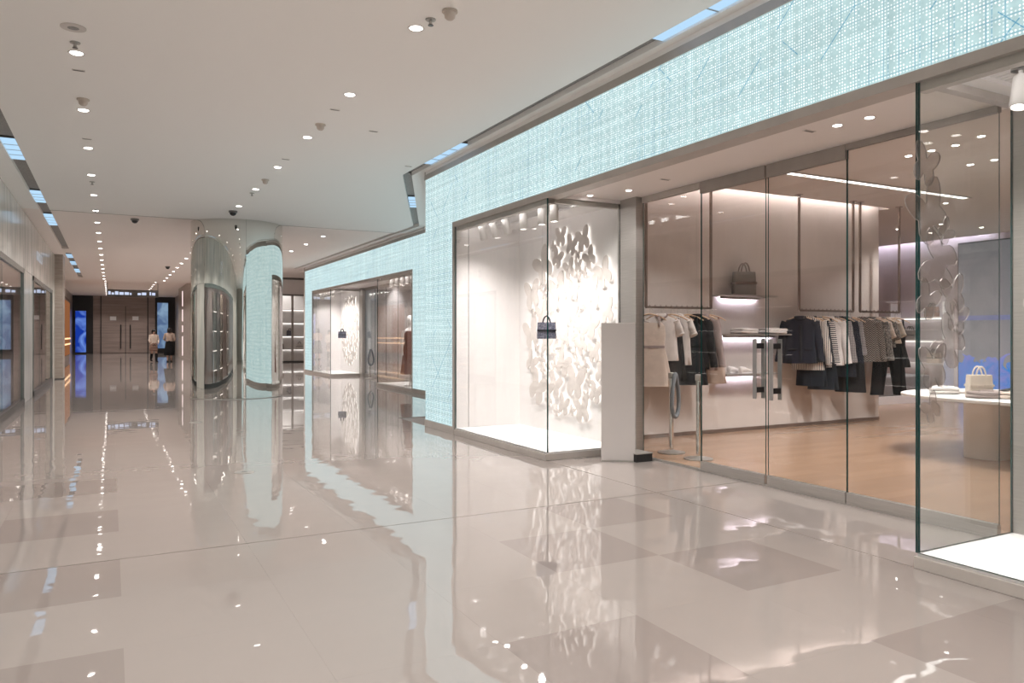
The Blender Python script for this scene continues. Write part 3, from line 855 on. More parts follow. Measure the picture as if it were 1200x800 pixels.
# ------------------------------------------------------------------ entrance doors of the near boutique
def door_leaf(n, y0, y1, rail, handle_y=None, head=0.12):
    d = struct(empty(f'door_{n}', (0, 0, 0)))
    X = XD1
    z0 = 0.10 if rail else 0.02
    glass_pane('glass', d, X, X+0.012, y0+0.004, y1-0.004, z0, 2.97-head)
    if rail:
        MB().box(X-0.016, X+0.028, y0+0.006, y1-0.006, 0.012, 0.10).obj('bottom_rail', 'steel', d, bevel=0.002)
    else:
        MB().box(X-0.012, X+0.024, y0, y1, 0.0, 0.02).obj('floor_channel', 'steel', d)
    MB().box(X-0.018, X+0.03, y0+0.003, y1-0.003, 2.97-head, 2.968).obj('top_rail', 'bronze_dark' if rail else 'bronze', d)
    if handle_y:
        for sx in (-0.055, 0.055):
            h = MB().box(X+0.006+sx-0.006, X+0.006+sx+0.006, handle_y-0.022, handle_y+0.022, 0.80, 1.36).obj('handle', 'handle_steel', d, bevel=0.003)
            for z in (0.885, 1.295):
                MB().box(X+0.006+min(sx, 0), X+0.006+max(sx, 0), handle_y-0.018, handle_y+0.018, z-0.025, z+0.025).obj('clamp', 'black', h)
    return d
door_leaf(1, 5.93, 6.89, False, None, 0.07)
door_leaf(2, 5.06, 5.93, True, 5.15)
door_leaf(3, 4.19, 5.04, True, 4.95)
door_leaf(4, 2.98, 4.19, True, None, 0.05)
struct(MB().box(XD1-0.02, XD1+0.04, 2.98, 6.9, 0.0, 0.012).obj('trim_7', 'steel'))

# ------------------------------------------------------------------ near boutique interior
struct(MB().box(XD1+0.1, 11.14, 8.1, 8.28, 0, 3.75).obj('wall_back', 'plaster'))
struct(MB().box(XD1+0.1, 11.145, 8.085, 8.1, 0, 0.055).obj('baseboard_back', 'rail'))
struct(MB().box(11.14, 16.2, 13.0, 13.2, 0, 3.6).obj('wall_back', 'lilac_plaster'))
struct(MB().box(11.0, 11.14, 8.28, 13.0, 0, 3.6).obj('wall_left', 'plaster'))
struct(MB().box(16.0, 16.2, -0.9, 13.2, 0, 3.7).obj('wall_right', 'lilac_plaster'))
struct(MB().box(XD1+0.1, 16.2, -1.0, -0.9, 0, 3.7).obj('wall_front', 'plaster'))
struct(MB().box(XD1, XD1+0.1, 7.25, 10.5, 0, 3.6).box(XD1, XD1+0.1, -0.9, 2.85, 0, 3.6).obj('wall_left', 'plaster'))
sc_ = MB()
sc_.box(XD1+0.1, 11.2, -0.9, 7.93, 3.45, 3.53); sc_.box(11.2, 15.8, -0.9, 13.1, 3.45, 3.53)
sc_.box(XD1+0.1, 11.2, 7.93, 8.3, 3.74, 3.82); sc_.box(XD1+0.1, 11.2, 7.9, 7.93, 3.53, 3.82)
sc_.box(15.8, 16.2, -0.9, 13.1, 3.74, 3.82); sc_.box(15.77, 15.8, -0.9, 13.1, 3.53, 3.82)
struct(sc_.obj('ceiling', 'shop_ceiling'))
t = thing('cove_light', 'warm strip of light washing the boutique back wall from above the clothes rails', 'light', (8.3, 7.95, 3.56))
MB().box(-2.75, 2.75, 0, 0.03, 0, 0.03).obj('strip', 'cove', t)
MB().box(-2.8, 2.8, -0.02, 0.0, -0.03, 0.05).obj('channel', 'steel', t)
t = thing('cove_light', 'lilac strip of light washing the far boutique wall above the grey bench', 'light', (15.83, 10.9, 3.56))
MB().box(0, 0.03, -1.9, 1.9, 0, 0.03).obj('strip', 'cove_lilac', t)
MB().box(-0.02, 0, -1.95, 1.95, -0.03, 0.05).obj('channel', 'steel', t)
t = thing('linear_light', 'long white linear ceiling light across the boutique ceiling', 'light', (9.4, 6.76, 3.45))
MB().box(-1.9, 1.9, -0.05, 0.05, -0.012, 0).obj('diffuser', 'lens_white', t)
MB().box(-1.93, 1.93, -0.065, -0.05, -0.016, 0).box(-1.93, 1.93, 0.05, 0.065, -0.016, 0).obj('frame', 'steel', t)
me = MB().box(-0.05, 0.05, -0.02, 0.02, -0.018, -0.012).mesh('spot_insert', 'trim_ring')
for q in (-1.55, -0.85, 0.1, 0.8, 1.55):
    o = bpy.data.objects.new('spot_insert', me); COL.objects.link(o); o.parent = t; o.location = (q, 0, 0)
t = thing('video_wall', 'tall lit screen with blue waves along its foot behind the oval table', 'screen', (15.97, 8.2, 0.12))
MB().box(-0.03, 0.0, -1.5, 1.5, 0, 3.2).obj('picture', 'screen', t)
MB().box(0.0, 0.03, -1.53, 1.53, -0.12, 3.23).obj('frame', 'black', t)

# sofa bench
t = thing('bench', 'grey upholstered bench on a white plinth seen between the black trousers', 'bench', (14.2, 10.15, 0.004), (0, 0, 0.0))
MB().box(-0.9, 0.9, -0.4, 0.4, 0, 0.16).obj('plinth', 'white', t)
MB().box(-0.88, 0.88, -0.38, 0.38, 0.16, 0.56).obj('cushion', 'grey', t, bevel=0.03)
# far wall shelving
t = thing('shelf_unit', 'pale lit shelf unit on the far boutique wall', 'shelf', (15.98, 10.45, 0.004))
for z in (0.75, 1.25, 1.75):
    s_ = MB().box(-0.35, 0, -0.6, 0.6, z, z+0.03).obj('shelf', 'white', t)
    MB().box(-0.06, -0.03, -0.58, 0.58, z-0.012, z).obj('light_strip', 'lens_white', s_)
MB().box(-0.36, 0, -0.63, -0.6, 0, 2.1).box(-0.36, 0, 0.6, 0.63, 0, 2.1).obj('side', 'white', t)
for i, (dy, z) in enumerate([(-0.3, 0.784), (0.25, 1.284), (-0.25, 1.784)]):
    tote((15.8, 10.45+dy, z), PI/2, 0.3, 0.22, 0.12, ['canvas', 'bag_taupe', 'brown'][i], ['small pale bag on the lowest shelf of the far wall unit', 'small taupe bag on the middle shelf of the far wall unit', 'small brown bag on the top shelf of the far wall unit'][i])

# lit shelves between the rails
for i, (z, x0, x1) in enumerate([(1.94, 7.5, 8.5), (1.39, 7.50, 8.85), (0.83, 7.52, 8.5)]):
    t = thing('lit_shelf', ['top lit wall shelf holding the taupe tote', 'middle lit wall shelf holding folded knitwear', 'lowest lit wall shelf holding white shoes'][i], 'shelf', ((x0+x1)/2, 8.1, z))
    w = (x1-x0)/2
    MB().box(-w, w, -0.30, 0, 0, 0.022).obj('board', 'steel', t)
    MB().box(-w*0.75, w*0.75, -0.075, -0.055, -0.03, 0).obj('lip', 'steel', t)
    MB().box(-w*0.72, w*0.72, -0.055, -0.05, -0.024, -0.002).obj('light_strip', 'shelf_glow', t)
tote((7.97, 7.93, 1.963), -0.35, 0.33, 0.33, 0.15, 'bag_taupe', 'taupe patterned tote bag standing on the top lit wall shelf', strap='rail')

def folded(loc, rz, w, d, n, m, label, grp=None, name='folded_sweater'):
    t = thing(name, label, 'clothes', loc, (0, 0, rz), grp)
    rnd = random.Random(label)
    for k in range(n):
        b = MB(); rings = []
        for zz, s in ((0, 0.94), (0.008, 1.0), (0.026, 1.0), (0.034, 0.93)):
            ring = []
            for i in range(24):
                a = 2*PI*i/24; ca, sa = math.cos(a), math.sin(a)
                rr = 1+0.03*math.sin(3*a+k)
                ring.append((w/2*s*rr*math.copysign(abs(ca)**0.45, ca)+0.01*math.sin(k*2), d/2*s*rr*math.copysign(abs(sa)**0.45, sa), zz+k*0.034+0.006*math.sin(2*a+k)+(0.006)))
            rings.append(ring)
        b.loft(rings).obj('fold', m, t, 60)
    # collar roll on top
    pts = [(w*0.22*math.cos(a), -d*0.1+d*0.2*math.sin(a), n*0.034+0.008) for a in [PI*k/8 for k in range(9)]]
    MB().tube(pts, 0.012, 7).obj('collar', m, t, 60)
    return t
folded((7.98, 7.93, 1.413), 0.2, 0.42, 0.26, 2, 'white_cloth', 'folded white knit on the left of the middle lit shelf')
folded((8.52, 7.93, 1.413), -0.1, 0.44, 0.26, 2, 'white_cloth', 'folded white knit on the right of the middle lit shelf')

def shoe(loc, rz, label):
    t = thing('shoe', label, 'shoe', loc, (0, 0, rz), 'pair of white shoes')
    prof = [(-0.13, 0.03, 0.075), (-0.11, 0.04, 0.09), (-0.05, 0.042, 0.085), (0.02, 0.043, 0.065), (0.08, 0.045, 0.05), (0.12, 0.038, 0.04), (0.145, 0.02, 0.03)]
    b = MB(); b.loft([[(x, w*math.cos(a), 0.012+max(0, h*(0.5+0.5*math.sin(a)))) for a in [2*PI*i/14 for i in range(14)]] for x, w, h in prof]).obj('upper', 'white_cloth', t, 60)
    MB().loft([[(x*1.02, (w+0.004)*s, z) for z, s in ((0, -1), (0.018, -1), (0.018, 1), (0, 1))] for x, w, h in prof]).obj('sole', 'white', t)
    MB().tube([(0.0, -0.02, 0.085), (0.03, 0.0, 0.082), (0.0, 0.02, 0.085)], 0.006, 6).obj('laces', 'paper', t, 60)
shoe((7.83, 7.98, 0.853), 0.15, 'white shoe on the lowest lit shelf, the rear one of the pair')
shoe((7.93, 7.87, 0.853), 0.25, 'white shoe on the lowest lit shelf, the front one of the pair')

# garment rails
def rail(x0, x1, label):
    t = thing('garment_rail', label, 'clothes rail', ((x0+x1)/2, 7.75, 1.755), group='ceiling hung clothes rails')
    w = (x1-x0)/2
    for s in (-1, 1):
        r = MB().box(s*w-0.014, s*w+0.014, -0.014, 0.014, 0, 1.695).obj('rod', 'rail', t)
        MB().box(s*w-0.04, s*w+0.04, -0.04, 0.04, 1.685, 1.695).obj('ceiling_plate', 'rail', r)
    MB().box(-w, w, -0.014, 0.014, -0.014, 0.014).obj('bar', 'rail', t)
    me = MB().tube([(0, 0, 0.014), (0, 0, 0.03)], 0.006, 6).mesh('stud', 'rail')
    n = int(w*2/0.09)
    for k in range(n):
        o = bpy.data.objects.new('stud', me); COL.objects.link(o); o.parent = t; o.location = (-w+0.06+k*(2*w-0.12)/(n-1), 0, 0)
rail(6.08, 7.18, 'bronze ceiling-hung clothes rail with pale summer tops, left of the lit shelves')
rail(8.88, 10.06, 'bronze ceiling-hung clothes rail with dark jackets, beside the glass door handles')
rail(10.22, 11.16, 'bronze ceiling-hung clothes rail with tweed cardigans, right end of the back wall')

def make_hanger():
    t = empty('hanger')
    a = MB().tube([(-0.21, 0, -0.075), (-0.14, 0, -0.035), (-0.05, 0, -0.005), (0, 0, 0.004), (0.05, 0, -0.005), (0.14, 0, -0.035), (0.21, 0, -0.075)], [0.012, 0.016, 0.017, 0.018, 0.017, 0.016, 0.012], 8, 0.6)
    a.obj('arm', 'hanger', t, 60)
    pts = [(0, 0, 0.01), (0, 0, 0.055)] + [(0.016-0.016*math.cos(q), 0, 0.06+0.016*math.sin(q)) for q in [PI*k/6 for k in range(1, 8)]]
    MB().tube(pts, 0.0028, 6).obj('hook', 'steel', t, 60)
    return t
hang0 = None
ZB = 1.755
def hanger(x, y, rz, label, grp):
    global hang0
    if hang0 is None:
        hang0 = make_hanger(); tag(hang0, label, 'hanger', grp); hang0.location = (x, y, ZB-0.091); hang0.rotation_euler = (0, 0, rz)
    else:
        dup(hang0, (x, y, ZB-0.091), (0, 0, rz), label, grp)

def ring(w, d, z, ph=0.0, amp=0.0, k=7, n=30, x=0.0, p=0.7):
    out = []
    for i in range(n):
        a = 2*PI*i/n; ca, sa = math.cos(a), math.sin(a)
        r = 1+amp*math.sin(k*a+ph)
        out.append((x+w*r*math.copysign(abs(ca)**p, ca), (d*r)*math.copysign(abs(sa)**p, sa)+amp*d*0.8*math.sin(k*a*0.5+ph), z))
    return out
def body(prof, ph):
    """prof: (z, half width, half depth, fold amplitude)"""
    b = MB()
    b.loft([ring(w, d*0.62, z, ph+z*0.8, amp) for z, w, d, amp in prof])
    return b
def sleeve(s, w, z0, L, r0, r1, out):
    b = MB()
    n = 7
    pts = [(s*(w-0.03+out*(k/n)**0.8*1.0), 0.012*math.sin(k*1.3), z0-L*(k/n)) for k in range(n+1)]
    rs = [r0+(r1-r0)*k/n+0.004*math.sin(k*2.1) for k in range(n+1)]
    return b.tube(pts, rs, 12, 0.55)
def garment(kind, x, mat1, L, label, cat, grp, w=0.21, mat2=None, rz=None, y=7.75, sl=None, hang=True):
    """hung garment with its front towards local -Y; local origin is the top of the hanger arm"""
    if rz is None: rz = math.radians(-58+random.uniform(-7, 7))
    zt = ZB-0.091
    if hang: hanger(x, y, rz, 'wooden hanger of the '+label[0].lower()+label[1:].split(',')[0]+{'clothes on the left rail': '', 'clothes on the middle rail': '', 'clothes on the right rail': ''}[grp], 'wooden hangers')
    t = thing({'jacket': 'jacket', 'shirt': 'shirt', 'tee': 'tee_shirt', 'dress': 'dress', 'cardigan': 'cardigan', 'jumpsuit': 'jumpsuit', 'skirt': 'skirt', 'coat': 'coat'}[kind], label, cat, (x, y, zt), (0, 0, rz), grp)
    ph = random.uniform(0, 6)
    mat2 = mat2 or mat1
    sh = [(0.012, 0.055, 0.03, 0), (-0.02, 0.10, 0.036, 0), (-0.05, w*0.86, 0.042, 0.0), (-0.085, w, 0.05, 0.01)]
    if kind in ('jacket', 'shirt', 'cardigan', 'coat', 'tee'):
        prof = sh + [(-0.2, w*0.97, 0.066, 0.02), (-0.2-(L-0.2)*0.4, w*0.98, 0.07, 0.04), (-0.2-(L-0.2)*0.75, w*1.02, 0.072, 0.06), (-L, w*1.06, 0.072, 0.075), (-L-0.004, w*0.98, 0.05, 0.06)]
        body(prof, ph).obj('body', mat1, t, 70)
        sl = sl if sl is not None else (0.2 if kind == 'tee' else min(0.62, L*0.86))
        for s in (-1, 1):
            so = sleeve(s, w, -0.075, sl, 0.07, 0.075 if kind == 'tee' else 0.048, 0.07 if kind == 'tee' else 0.11).obj('sleeve', mat1, t, 70)
            if kind in ('jacket', 'coat', 'cardigan'):
                e = s*(w-0.03+0.11)
                MB().lathe([(0.046, -0.075-sl-0.002), (0.052, -0.075-sl+0.03)], 12, (e, 0)).obj('cuff', mat2, so, 60)
        pts = [(0.075*math.cos(a), 0.035*math.sin(a)-0.008, -0.006+0.012*math.sin(a)-(0.03 if math.sin(a) < 0 else 0)*abs(math.sin(a))) for a in [2*PI*k/16 for k in range(17)]]
        MB().tube(pts, 0.012, 8).obj('collar', mat2, t, 60)
        if kind in ('jacket', 'coat', 'cardigan', 'shirt'):
            MB().box(-0.018, 0.018, -0.054, -0.036, -L+0.02, -0.12).obj('placket', mat2, t, bevel=0.004)
            me = MB().lathe([(0.009, 0), (0.009, 0.005), (0.001, 0.006)], 10).mesh('button', mat2)
            for k in range(5):
                o = bpy.data.objects.new('button', me); COL.objects.link(o); o.parent = t
                o.location = (0, -0.054, -0.15-k*(L-0.25)/4); o.rotation_euler = (PI/2, 0, 0)
        if kind in ('jacket', 'coat'):
            for s in (-1, 1):
                MB().box(s*w*0.5-0.06, s*w*0.5+0.06, -0.056, -0.03, -L*0.72, -L*0.68).obj('pocket_flap', mat2, t, bevel=0.004)
    elif kind == 'dress':
        st = 0.1
        for s in (-1, 1):
            MB().tube([(s*0.1, 0.02, -0.02), (s*0.115, -0.02, -0.03), (s*0.12, -0.045, -st-0.05)], 0.014, 8, 0.6).obj('strap', mat2, t, 60)
        prof = [(-st-0.01, w*0.62, 0.04, 0), (-st-0.06, w*0.78, 0.055, 0.01), (-0.28, w*0.8, 0.062, 0.01), (-0.42, w*0.74, 0.058, 0.01), (-0.55, w*0.86, 0.066, 0.04), (-0.42-(L-0.42)*0.7, w*1.0, 0.075, 0.08), (-L, w*1.08, 0.08, 0.1), (-L-0.004, w*1.0, 0.05, 0.08)]
        body(prof, ph).obj('body', mat1, t, 70)
        MB().loft([ring(w*0.77, 0.040, -0.405, 0, 0), ring(w*0.76, 0.041, -0.44, 0, 0)]).obj('waistband', mat2, t, 60)
    elif kind == 'jumpsuit':
        for s in (-1, 1):
            MB().tube([(s*0.1, 0.02, -0.02), (s*0.115, -0.02, -0.03), (s*0.12, -0.045, -0.16)], 0.016, 8, 0.6).obj('strap', mat1, t, 60)
        b = body([(-0.12, w*0.7, 0.045, 0), (-0.25, w*0.82, 0.06, 0.01), (-0.40, w*0.76, 0.06, 0.01), (-0.52, w*0.92, 0.07, 0.01), (-0.62, w*0.96, 0.07, 0.0)], ph)
        for s in (-1, 1):
            b.loft([ring(w*0.49, 0.044, -0.58, 0, 0, n=18, x=s*w*0.49), ring(w*0.47, 0.044, -0.75, 0, 0.02, n=18, x=s*(w*0.53)), ring(w*0.43, 0.042, -L*0.85, 0, 0.03, n=18, x=s*(w*0.66)), ring(w*0.42, 0.042, -L, 0, 0.03, n=18, x=s*(w*0.74))])
        b.obj('body', mat1, t, 70)
        MB().loft([ring(w*0.80, 0.042, -0.385, 0, 0), ring(w*0.80, 0.042, -0.42, 0, 0)]).obj('waistband', mat2, t, 60)
    elif kind == 'skirt':
        for s in (-1, 1):
            MB().box(s*w*0.6-0.012, s*w*0.6+0.012, -0.012, 0.012, -0.16, -0.04).obj('clip', 'steel', t)
        body([(-0.14, w*0.75, 0.05, 0), (-0.2, w*0.82, 0.056, 0.02), (-0.14-(L-0.14)*0.5, w*0.95, 0.07, 0.08), (-L, w*1.1, 0.085, 0.11), (-L-0.004, w, 0.05, 0.1)], ph).obj('body', mat1, t, 70)
        MB().loft([ring(w*0.77, 0.035, -0.135, 0, 0), ring(w*0.78, 0.036, -0.17, 0, 0)]).obj('waistband', mat2, t, 60)
    return t
GA, GB, GC = 'clothes on the left rail', 'clothes on the middle rail', 'clothes on the right rail'
c_ = 'clothes'
garment('dress', 6.14, 'cream', 0.93, 'Cream dress with a mauve ring collar, leftmost on the left rail', c_, GA, 0.25, 'pink_grey', -0.55)
garment('tee', 6.33, 'white_cloth', 0.60, 'White short-sleeved tee, second on the left rail', c_, GA, 0.2, 'pink_grey', -0.7)
garment('skirt', 6.50, 'black_cloth', 0.86, 'Long narrow black skirt, third on the left rail', c_, GA, 0.16)
garment('tee', 6.60, 'white_cloth', 0.66, 'White knitted top, fourth on the left rail', c_, GA, 0.17, None, -0.9)
garment('dress', 6.77, 'charcoal', 0.93, 'Charcoal pinafore dress in the middle of the left rail', c_, GA, 0.23, 'black_cloth', -0.6)
garment('cardigan', 6.92, 'charcoal', 0.72, 'Dark grey cardigan right of the charcoal dress on the left rail', c_, GA, 0.17)
garment('cardigan', 7.05, 'pink_grey', 0.74, 'Mauve-grey cardigan near the right end of the left rail', c_, GA, 0.18)
garment('dress', 7.16, 'beige', 0.92, 'Beige strap dress with brown band, rightmost on the left rail', c_, GA, 0.19, 'brown', -0.75)

garment('jacket', 8.90, 'navy', 0.68, 'Navy button jacket, leftmost on the middle rail', c_, GB, 0.22, 'charcoal', -0.72)
garment('shirt', 9.07, 'pinstripe', 0.78, 'Cream and grey pinstriped shirt behind the navy jacket', c_, GB, 0.21)
garment('coat', 9.13, 'dark_blue', 1.02, 'Long midnight-blue coat, third on the middle rail', c_, GB, 0.20)
garment('shirt', 9.24, 'stripe', 0.74, 'Navy and white banded shirt, fourth on the middle rail', c_, GB, 0.20)
garment('dress', 9.38, 'dark_blue', 1.08, 'Long dark blue dress in the middle of the middle rail', c_, GB, 0.19)
garment('shirt', 9.50, 'white_cloth', 0.72, 'White long-sleeved blouse on the middle rail', c_, GB, 0.20)
garment('cardigan', 9.62, 'knit', 0.70, 'Grey and white checked knit cardigan right of the white blouse', c_, GB, 0.20)
garment('coat', 9.77, 'navy', 0.90, 'Navy short coat right of the checked cardigan', c_, GB, 0.20)
garment('tee', 9.90, 'knit', 0.66, 'Dark and white houndstooth top behind the glass door edge', c_, GB, 0.18, sl=0.5)
garment('skirt', 10.0, 'black_cloth', 1.14, 'Long black skirt, rightmost on the middle rail', c_, GB, 0.19)

garment('cardigan', 10.28, 'tweed', 0.68, 'Grey herringbone cardigan, leftmost on the right rail', c_, GC, 0.23, None, -0.65)
garment('cardigan', 10.46, 'marl', 0.68, 'Grey marl cardigan, second on the right rail', c_, GC, 0.21)
garment('tee', 10.59, 'cream', 0.42, 'Cream short-sleeved top, third on the right rail', c_, GC, 0.20, sl=0.24)
garment('tee', 10.71, 'marl', 0.46, 'Grey patterned short-sleeved top, fourth on the right rail', c_, GC, 0.20, sl=0.26)
garment('tee', 10.83, 'canvas', 0.40, 'Pale beige short-sleeved top, fifth on the right rail', c_, GC, 0.20, sl=0.22)
garment('jumpsuit', 10.90, 'black_cloth', 1.22, 'Black wide-legged jumpsuit hanging lowest on the right rail', c_, GC, 0.25, None, -0.5)
garment('dress', 11.06, 'charcoal', 0.78, 'Short charcoal strap dress, rightmost on the right rail', c_, GC, 0.19)

# oval display table
t = thing('display_table', 'white oval display table with two curved pedestals inside the boutique', 'table', (9.05, 4.75, 0.004))
n = 56
prof = [(0.665, 0.97), (0.672, 1.0), (0.70, 1.0), (0.706, 0.985)]
MB().loft([[(1.0*s*math.copysign(abs(math.cos(a))**0.8, math.cos(a)), 1.25*s*math.copysign(abs(math.sin(a))**0.8, math.sin(a)), z) for a in [2*PI*i/n for i in range(n)]] for z, s in prof]).obj('tabletop', 'white', t, 40)
for (px, py) in ((-0.12, 0.28), (0.25, -0.6)):
    MB().loft([[(px+0.34*s*math.copysign(abs(math.cos(a))**0.6, math.cos(a)), py+0.22*s*math.copysign(abs(math.sin(a))**0.6, math.sin(a)), z) for a in [2*PI*i/32 for i in range(32)]] for z, s in ((0, 1.0), (0.665, 1.0))]).obj('pedestal', 'soffit', t, 40)
ZT = 0.71
folded((8.66, 5.44, ZT), 0.5, 0.42, 0.3, 2, 'white_cloth', 'folded cream sweater at the left end of the oval table')
folded((8.98, 5.30, ZT), 0.1, 0.40, 0.28, 1, 'white_cloth', 'flat folded white top in the middle of the oval table')
tote((8.6, 5.0, ZT), -0.6, 0.26, 0.24, 0.14, 'canvas', 'small cream canvas tote bag standing on the oval table', strap='canvas')
folded((8.40, 4.82, ZT), -0.5, 0.34, 0.24, 2, 'pink_grey', 'folded grey-mauve knit before the cream tote on the oval table')
folded((8.58, 4.60, ZT), -0.4, 0.36, 0.26, 2, 'cream', 'folded ivory knit right of the cream tote on the oval table')
folded((9.0, 4.82, ZT), 0.2, 0.36, 0.28, 2, 'charcoal', 'folded charcoal sweater at the right of the oval table')

# ------------------------------------------------------------------ things at the entrance
t = thing('notice_board', 'tall blank white board standing on the floor before the glass', 'board', (4.95, 6.80, 0), (0, 0, -0.62))
MB().box(-0.185, 0.185, -0.012, 0.03, 0.012, 1.53).obj('panel', 'board_white', t, bevel=0.003)
MB().box(-0.187, 0.187, 0.03, 0.055, 0.0, 1.532).obj('back_frame', 'steel', t, bevel=0.003)
MB().box(-0.187, 0.187, -0.014, 0.055, 0.0, 0.012).obj('foot_strip', 'steel', t)

def stanchion(loc, label, grp, h=0.95, rope=False, rz=0.0):
    t = thing('stanchion', label, 'stanchion', loc, (0, 0, rz), grp)
    MB().lathe([(0.16, 0), (0.16, 0.012), (0.06, 0.022), (0.03, 0.04)], 28).obj('base', 'steel', t, 40)
    MB().lathe([(0.027, 0.03), (0.027, h-0.06)], 18).obj('post', 'chrome', t, 40)
    MB().lathe([(0.034, h-0.07), (0.036, h-0.06), (0.036, h-0.006), (0.03, h)], 18).obj('head', 'steel', t, 40)
    if rope:
        pts = []
        for k in range(21):
            a = -PI/2+2*PI*k/20
            pts.append((0.12*math.cos(a)*(0.85+0.4*math.sin(-a)), -0.05, h-0.27+0.25*math.sin(a)))
        MB().tube(pts, 0.026, 8).obj('rope', 'rope', t, 60)
        MB().tube([(0, -0.05, h-0.075), (0, -0.035, h-0.04), (0, 0, h-0.03)], 0.01, 6).obj('rope_hook', 'chrome', t, 60)
    return t
stanchion((5.85, 6.98, 0.004), 'steel post with a grey rope looped down its side, inside the glass', 'crowd barrier posts inside the glass', 0.95, True, 0.5)
stanchion((5.82, 6.48, 0.004), 'bare steel crowd barrier post nearest the glass door', 'crowd barrier posts inside the glass', 0.95)
stanchion((7.28, 23.3, 0.0), 'dark crowd barrier post with a looped rope before the far boutique', None, 0.95, True, 0.4)
t = thing('floor_box', 'flat black box with a steel lid on the floor behind the white board', 'box', (5.17, 6.90, 0))
MB().box(-0.09, 0.13, -0.26, 0.1, 0, 0.085).obj('body', 'black', t, bevel=0.004)
MB().box(-0.095, 0.135, -0.265, 0.105, 0.085, 0.094).obj('lid', 'steel', t, bevel=0.002)

# tote hanging in the left window
tw = tote((4.70, 7.93, 1.35), -0.5, 0.235, 0.2, 0.11, 'bag_dark', 'small dark blue patterned handbag hanging in the left display window', strap='navy')
for sx in (-0.05, 0.05):
    MB().tube([(sx, 0.0, 0.26), (sx, 0, 1.58)], 0.0012, 5).obj('wire', 'steel', tw)
tw = tote((7.1, 25.9, 1.28), -0.5, 0.27, 0.23, 0.13, 'bag_dark', 'tiny dark handbag hanging in the far boutique left window', strap='navy')
for sx in (-0.05, 0.05):
    MB().tube([(sx, 0.0, 0.30), (sx, 0, 1.65)], 0.0012, 5).obj('wire', 'steel', tw)

# mannequin in the far boutique
t = thing('mannequin', 'white mannequin in a long rust dress in the far boutique right window', 'mannequin', (6.76, 18.25, 0.09))
MB().lathe([(0.15, 0), (0.15, 0.012)], 24).obj('stand_plate', 'steel', t, 40)
MB().tube([(0, 0, 0.01), (0, 0, 0.9)], 0.012, 8).obj('stand_rod', 'steel', t)
b = MB().loft([ring(w_, d_, z_, 0, 0, n=20, p=1.0) for z_, w_, d_ in [(1.02, 0.15, 0.1), (1.12, 0.125, 0.09), (1.25, 0.15, 0.1), (1.4, 0.18, 0.09), (1.46, 0.11, 0.06), (1.5, 0.05, 0.05), (1.56, 0.045, 0.048), (1.6, 0.07, 0.085), (1.68, 0.085, 0.1), (1.77, 0.07, 0.085), (1.81, 0.02, 0.03)]])
for s in (-1, 1):
    b.tube([(s*0.17, 0, 1.41), (s*0.22, 0.01, 1.15), (s*0.23, -0.04, 0.92), (s*0.22, -0.05, 0.78)], [0.045, 0.038, 0.03, 0.022], 10)
b.obj('body', 'white', t, 60)
MB().loft([ring(w_, d_, z_, 0.4, am, n=30, p=1.0) for z_, w_, d_, am in [(1.4, 0.17, 0.095, 0), (1.25, 0.16, 0.11, 0), (1.12, 0.135, 0.1, 0), (0.98, 0.17, 0.12, 0.02), (0.6, 0.21, 0.17, 0.06), (0.3, 0.24, 0.2, 0.08)]]).obj('dress', 'rust', t, 60)

# far boutique interior
struct(MB().box(11.8, 12, 15.5, 28.7, 0, 3.6).obj('wall_right', 'lilac_plaster'))
struct(MB().box(8.7, 8.8, 20.5, 28.4, 0, 3.4).obj('wall_right', 'lilac_plaster'))  # pale partition added to brighten the view through the far window
struct(MB().box(7.7, 12, 28.5, 28.7, 0, 3.6).obj('wall_back', 'plaster'))
struct(MB().box(7.6, 12, 15.5, 15.7, 0, 3.6).obj('wall_front', 'plaster'))
struct(MB().box(7.5, 12, 15.5, 28.7, 3.45, 3.6).obj('ceiling', 'shop_ceiling'))
for i, (x, y) in enumerate([(8.1, 19.5), (8.1, 22.5), (8.1, 25), (10.5, 20.5), (10.5, 24)]):
    downlight(x, y, 3.45, f'added downlight inside the far boutique, {ordn[i]} counted from the front', 'added downlights inside the far boutique', SHOP_LAMP_W, scale=0.8)
    lamp('SPOT', (x, y, 3.42), SHOP_LAMP_W*1.6, SHOP, None, 0.05, 120, 0.5, (x, y, 2))  # lamps added near the partition to brighten the far boutique
X = XD2
for i, (y0, y1) in enumerate([(20.2, 21.4), (21.4, 22.5), (22.5, 23.6), (23.6, 24.68)]):
    d = struct(empty(f'door_{5+i}'))
    glass_pane('glass', d, X, X+0.012, y0+0.004, y1-0.004, 0.1, 2.88)
    MB().box(X-0.016, X+0.028, y0+0.006, y1-0.006, 0.012, 0.10).obj('bottom_rail', 'steel', d)
    MB().box(X-0.018, X+0.03, y0+0.003, y1-0.003, 2.88, 2.968).obj('top_rail', 'bronze_dark', d)

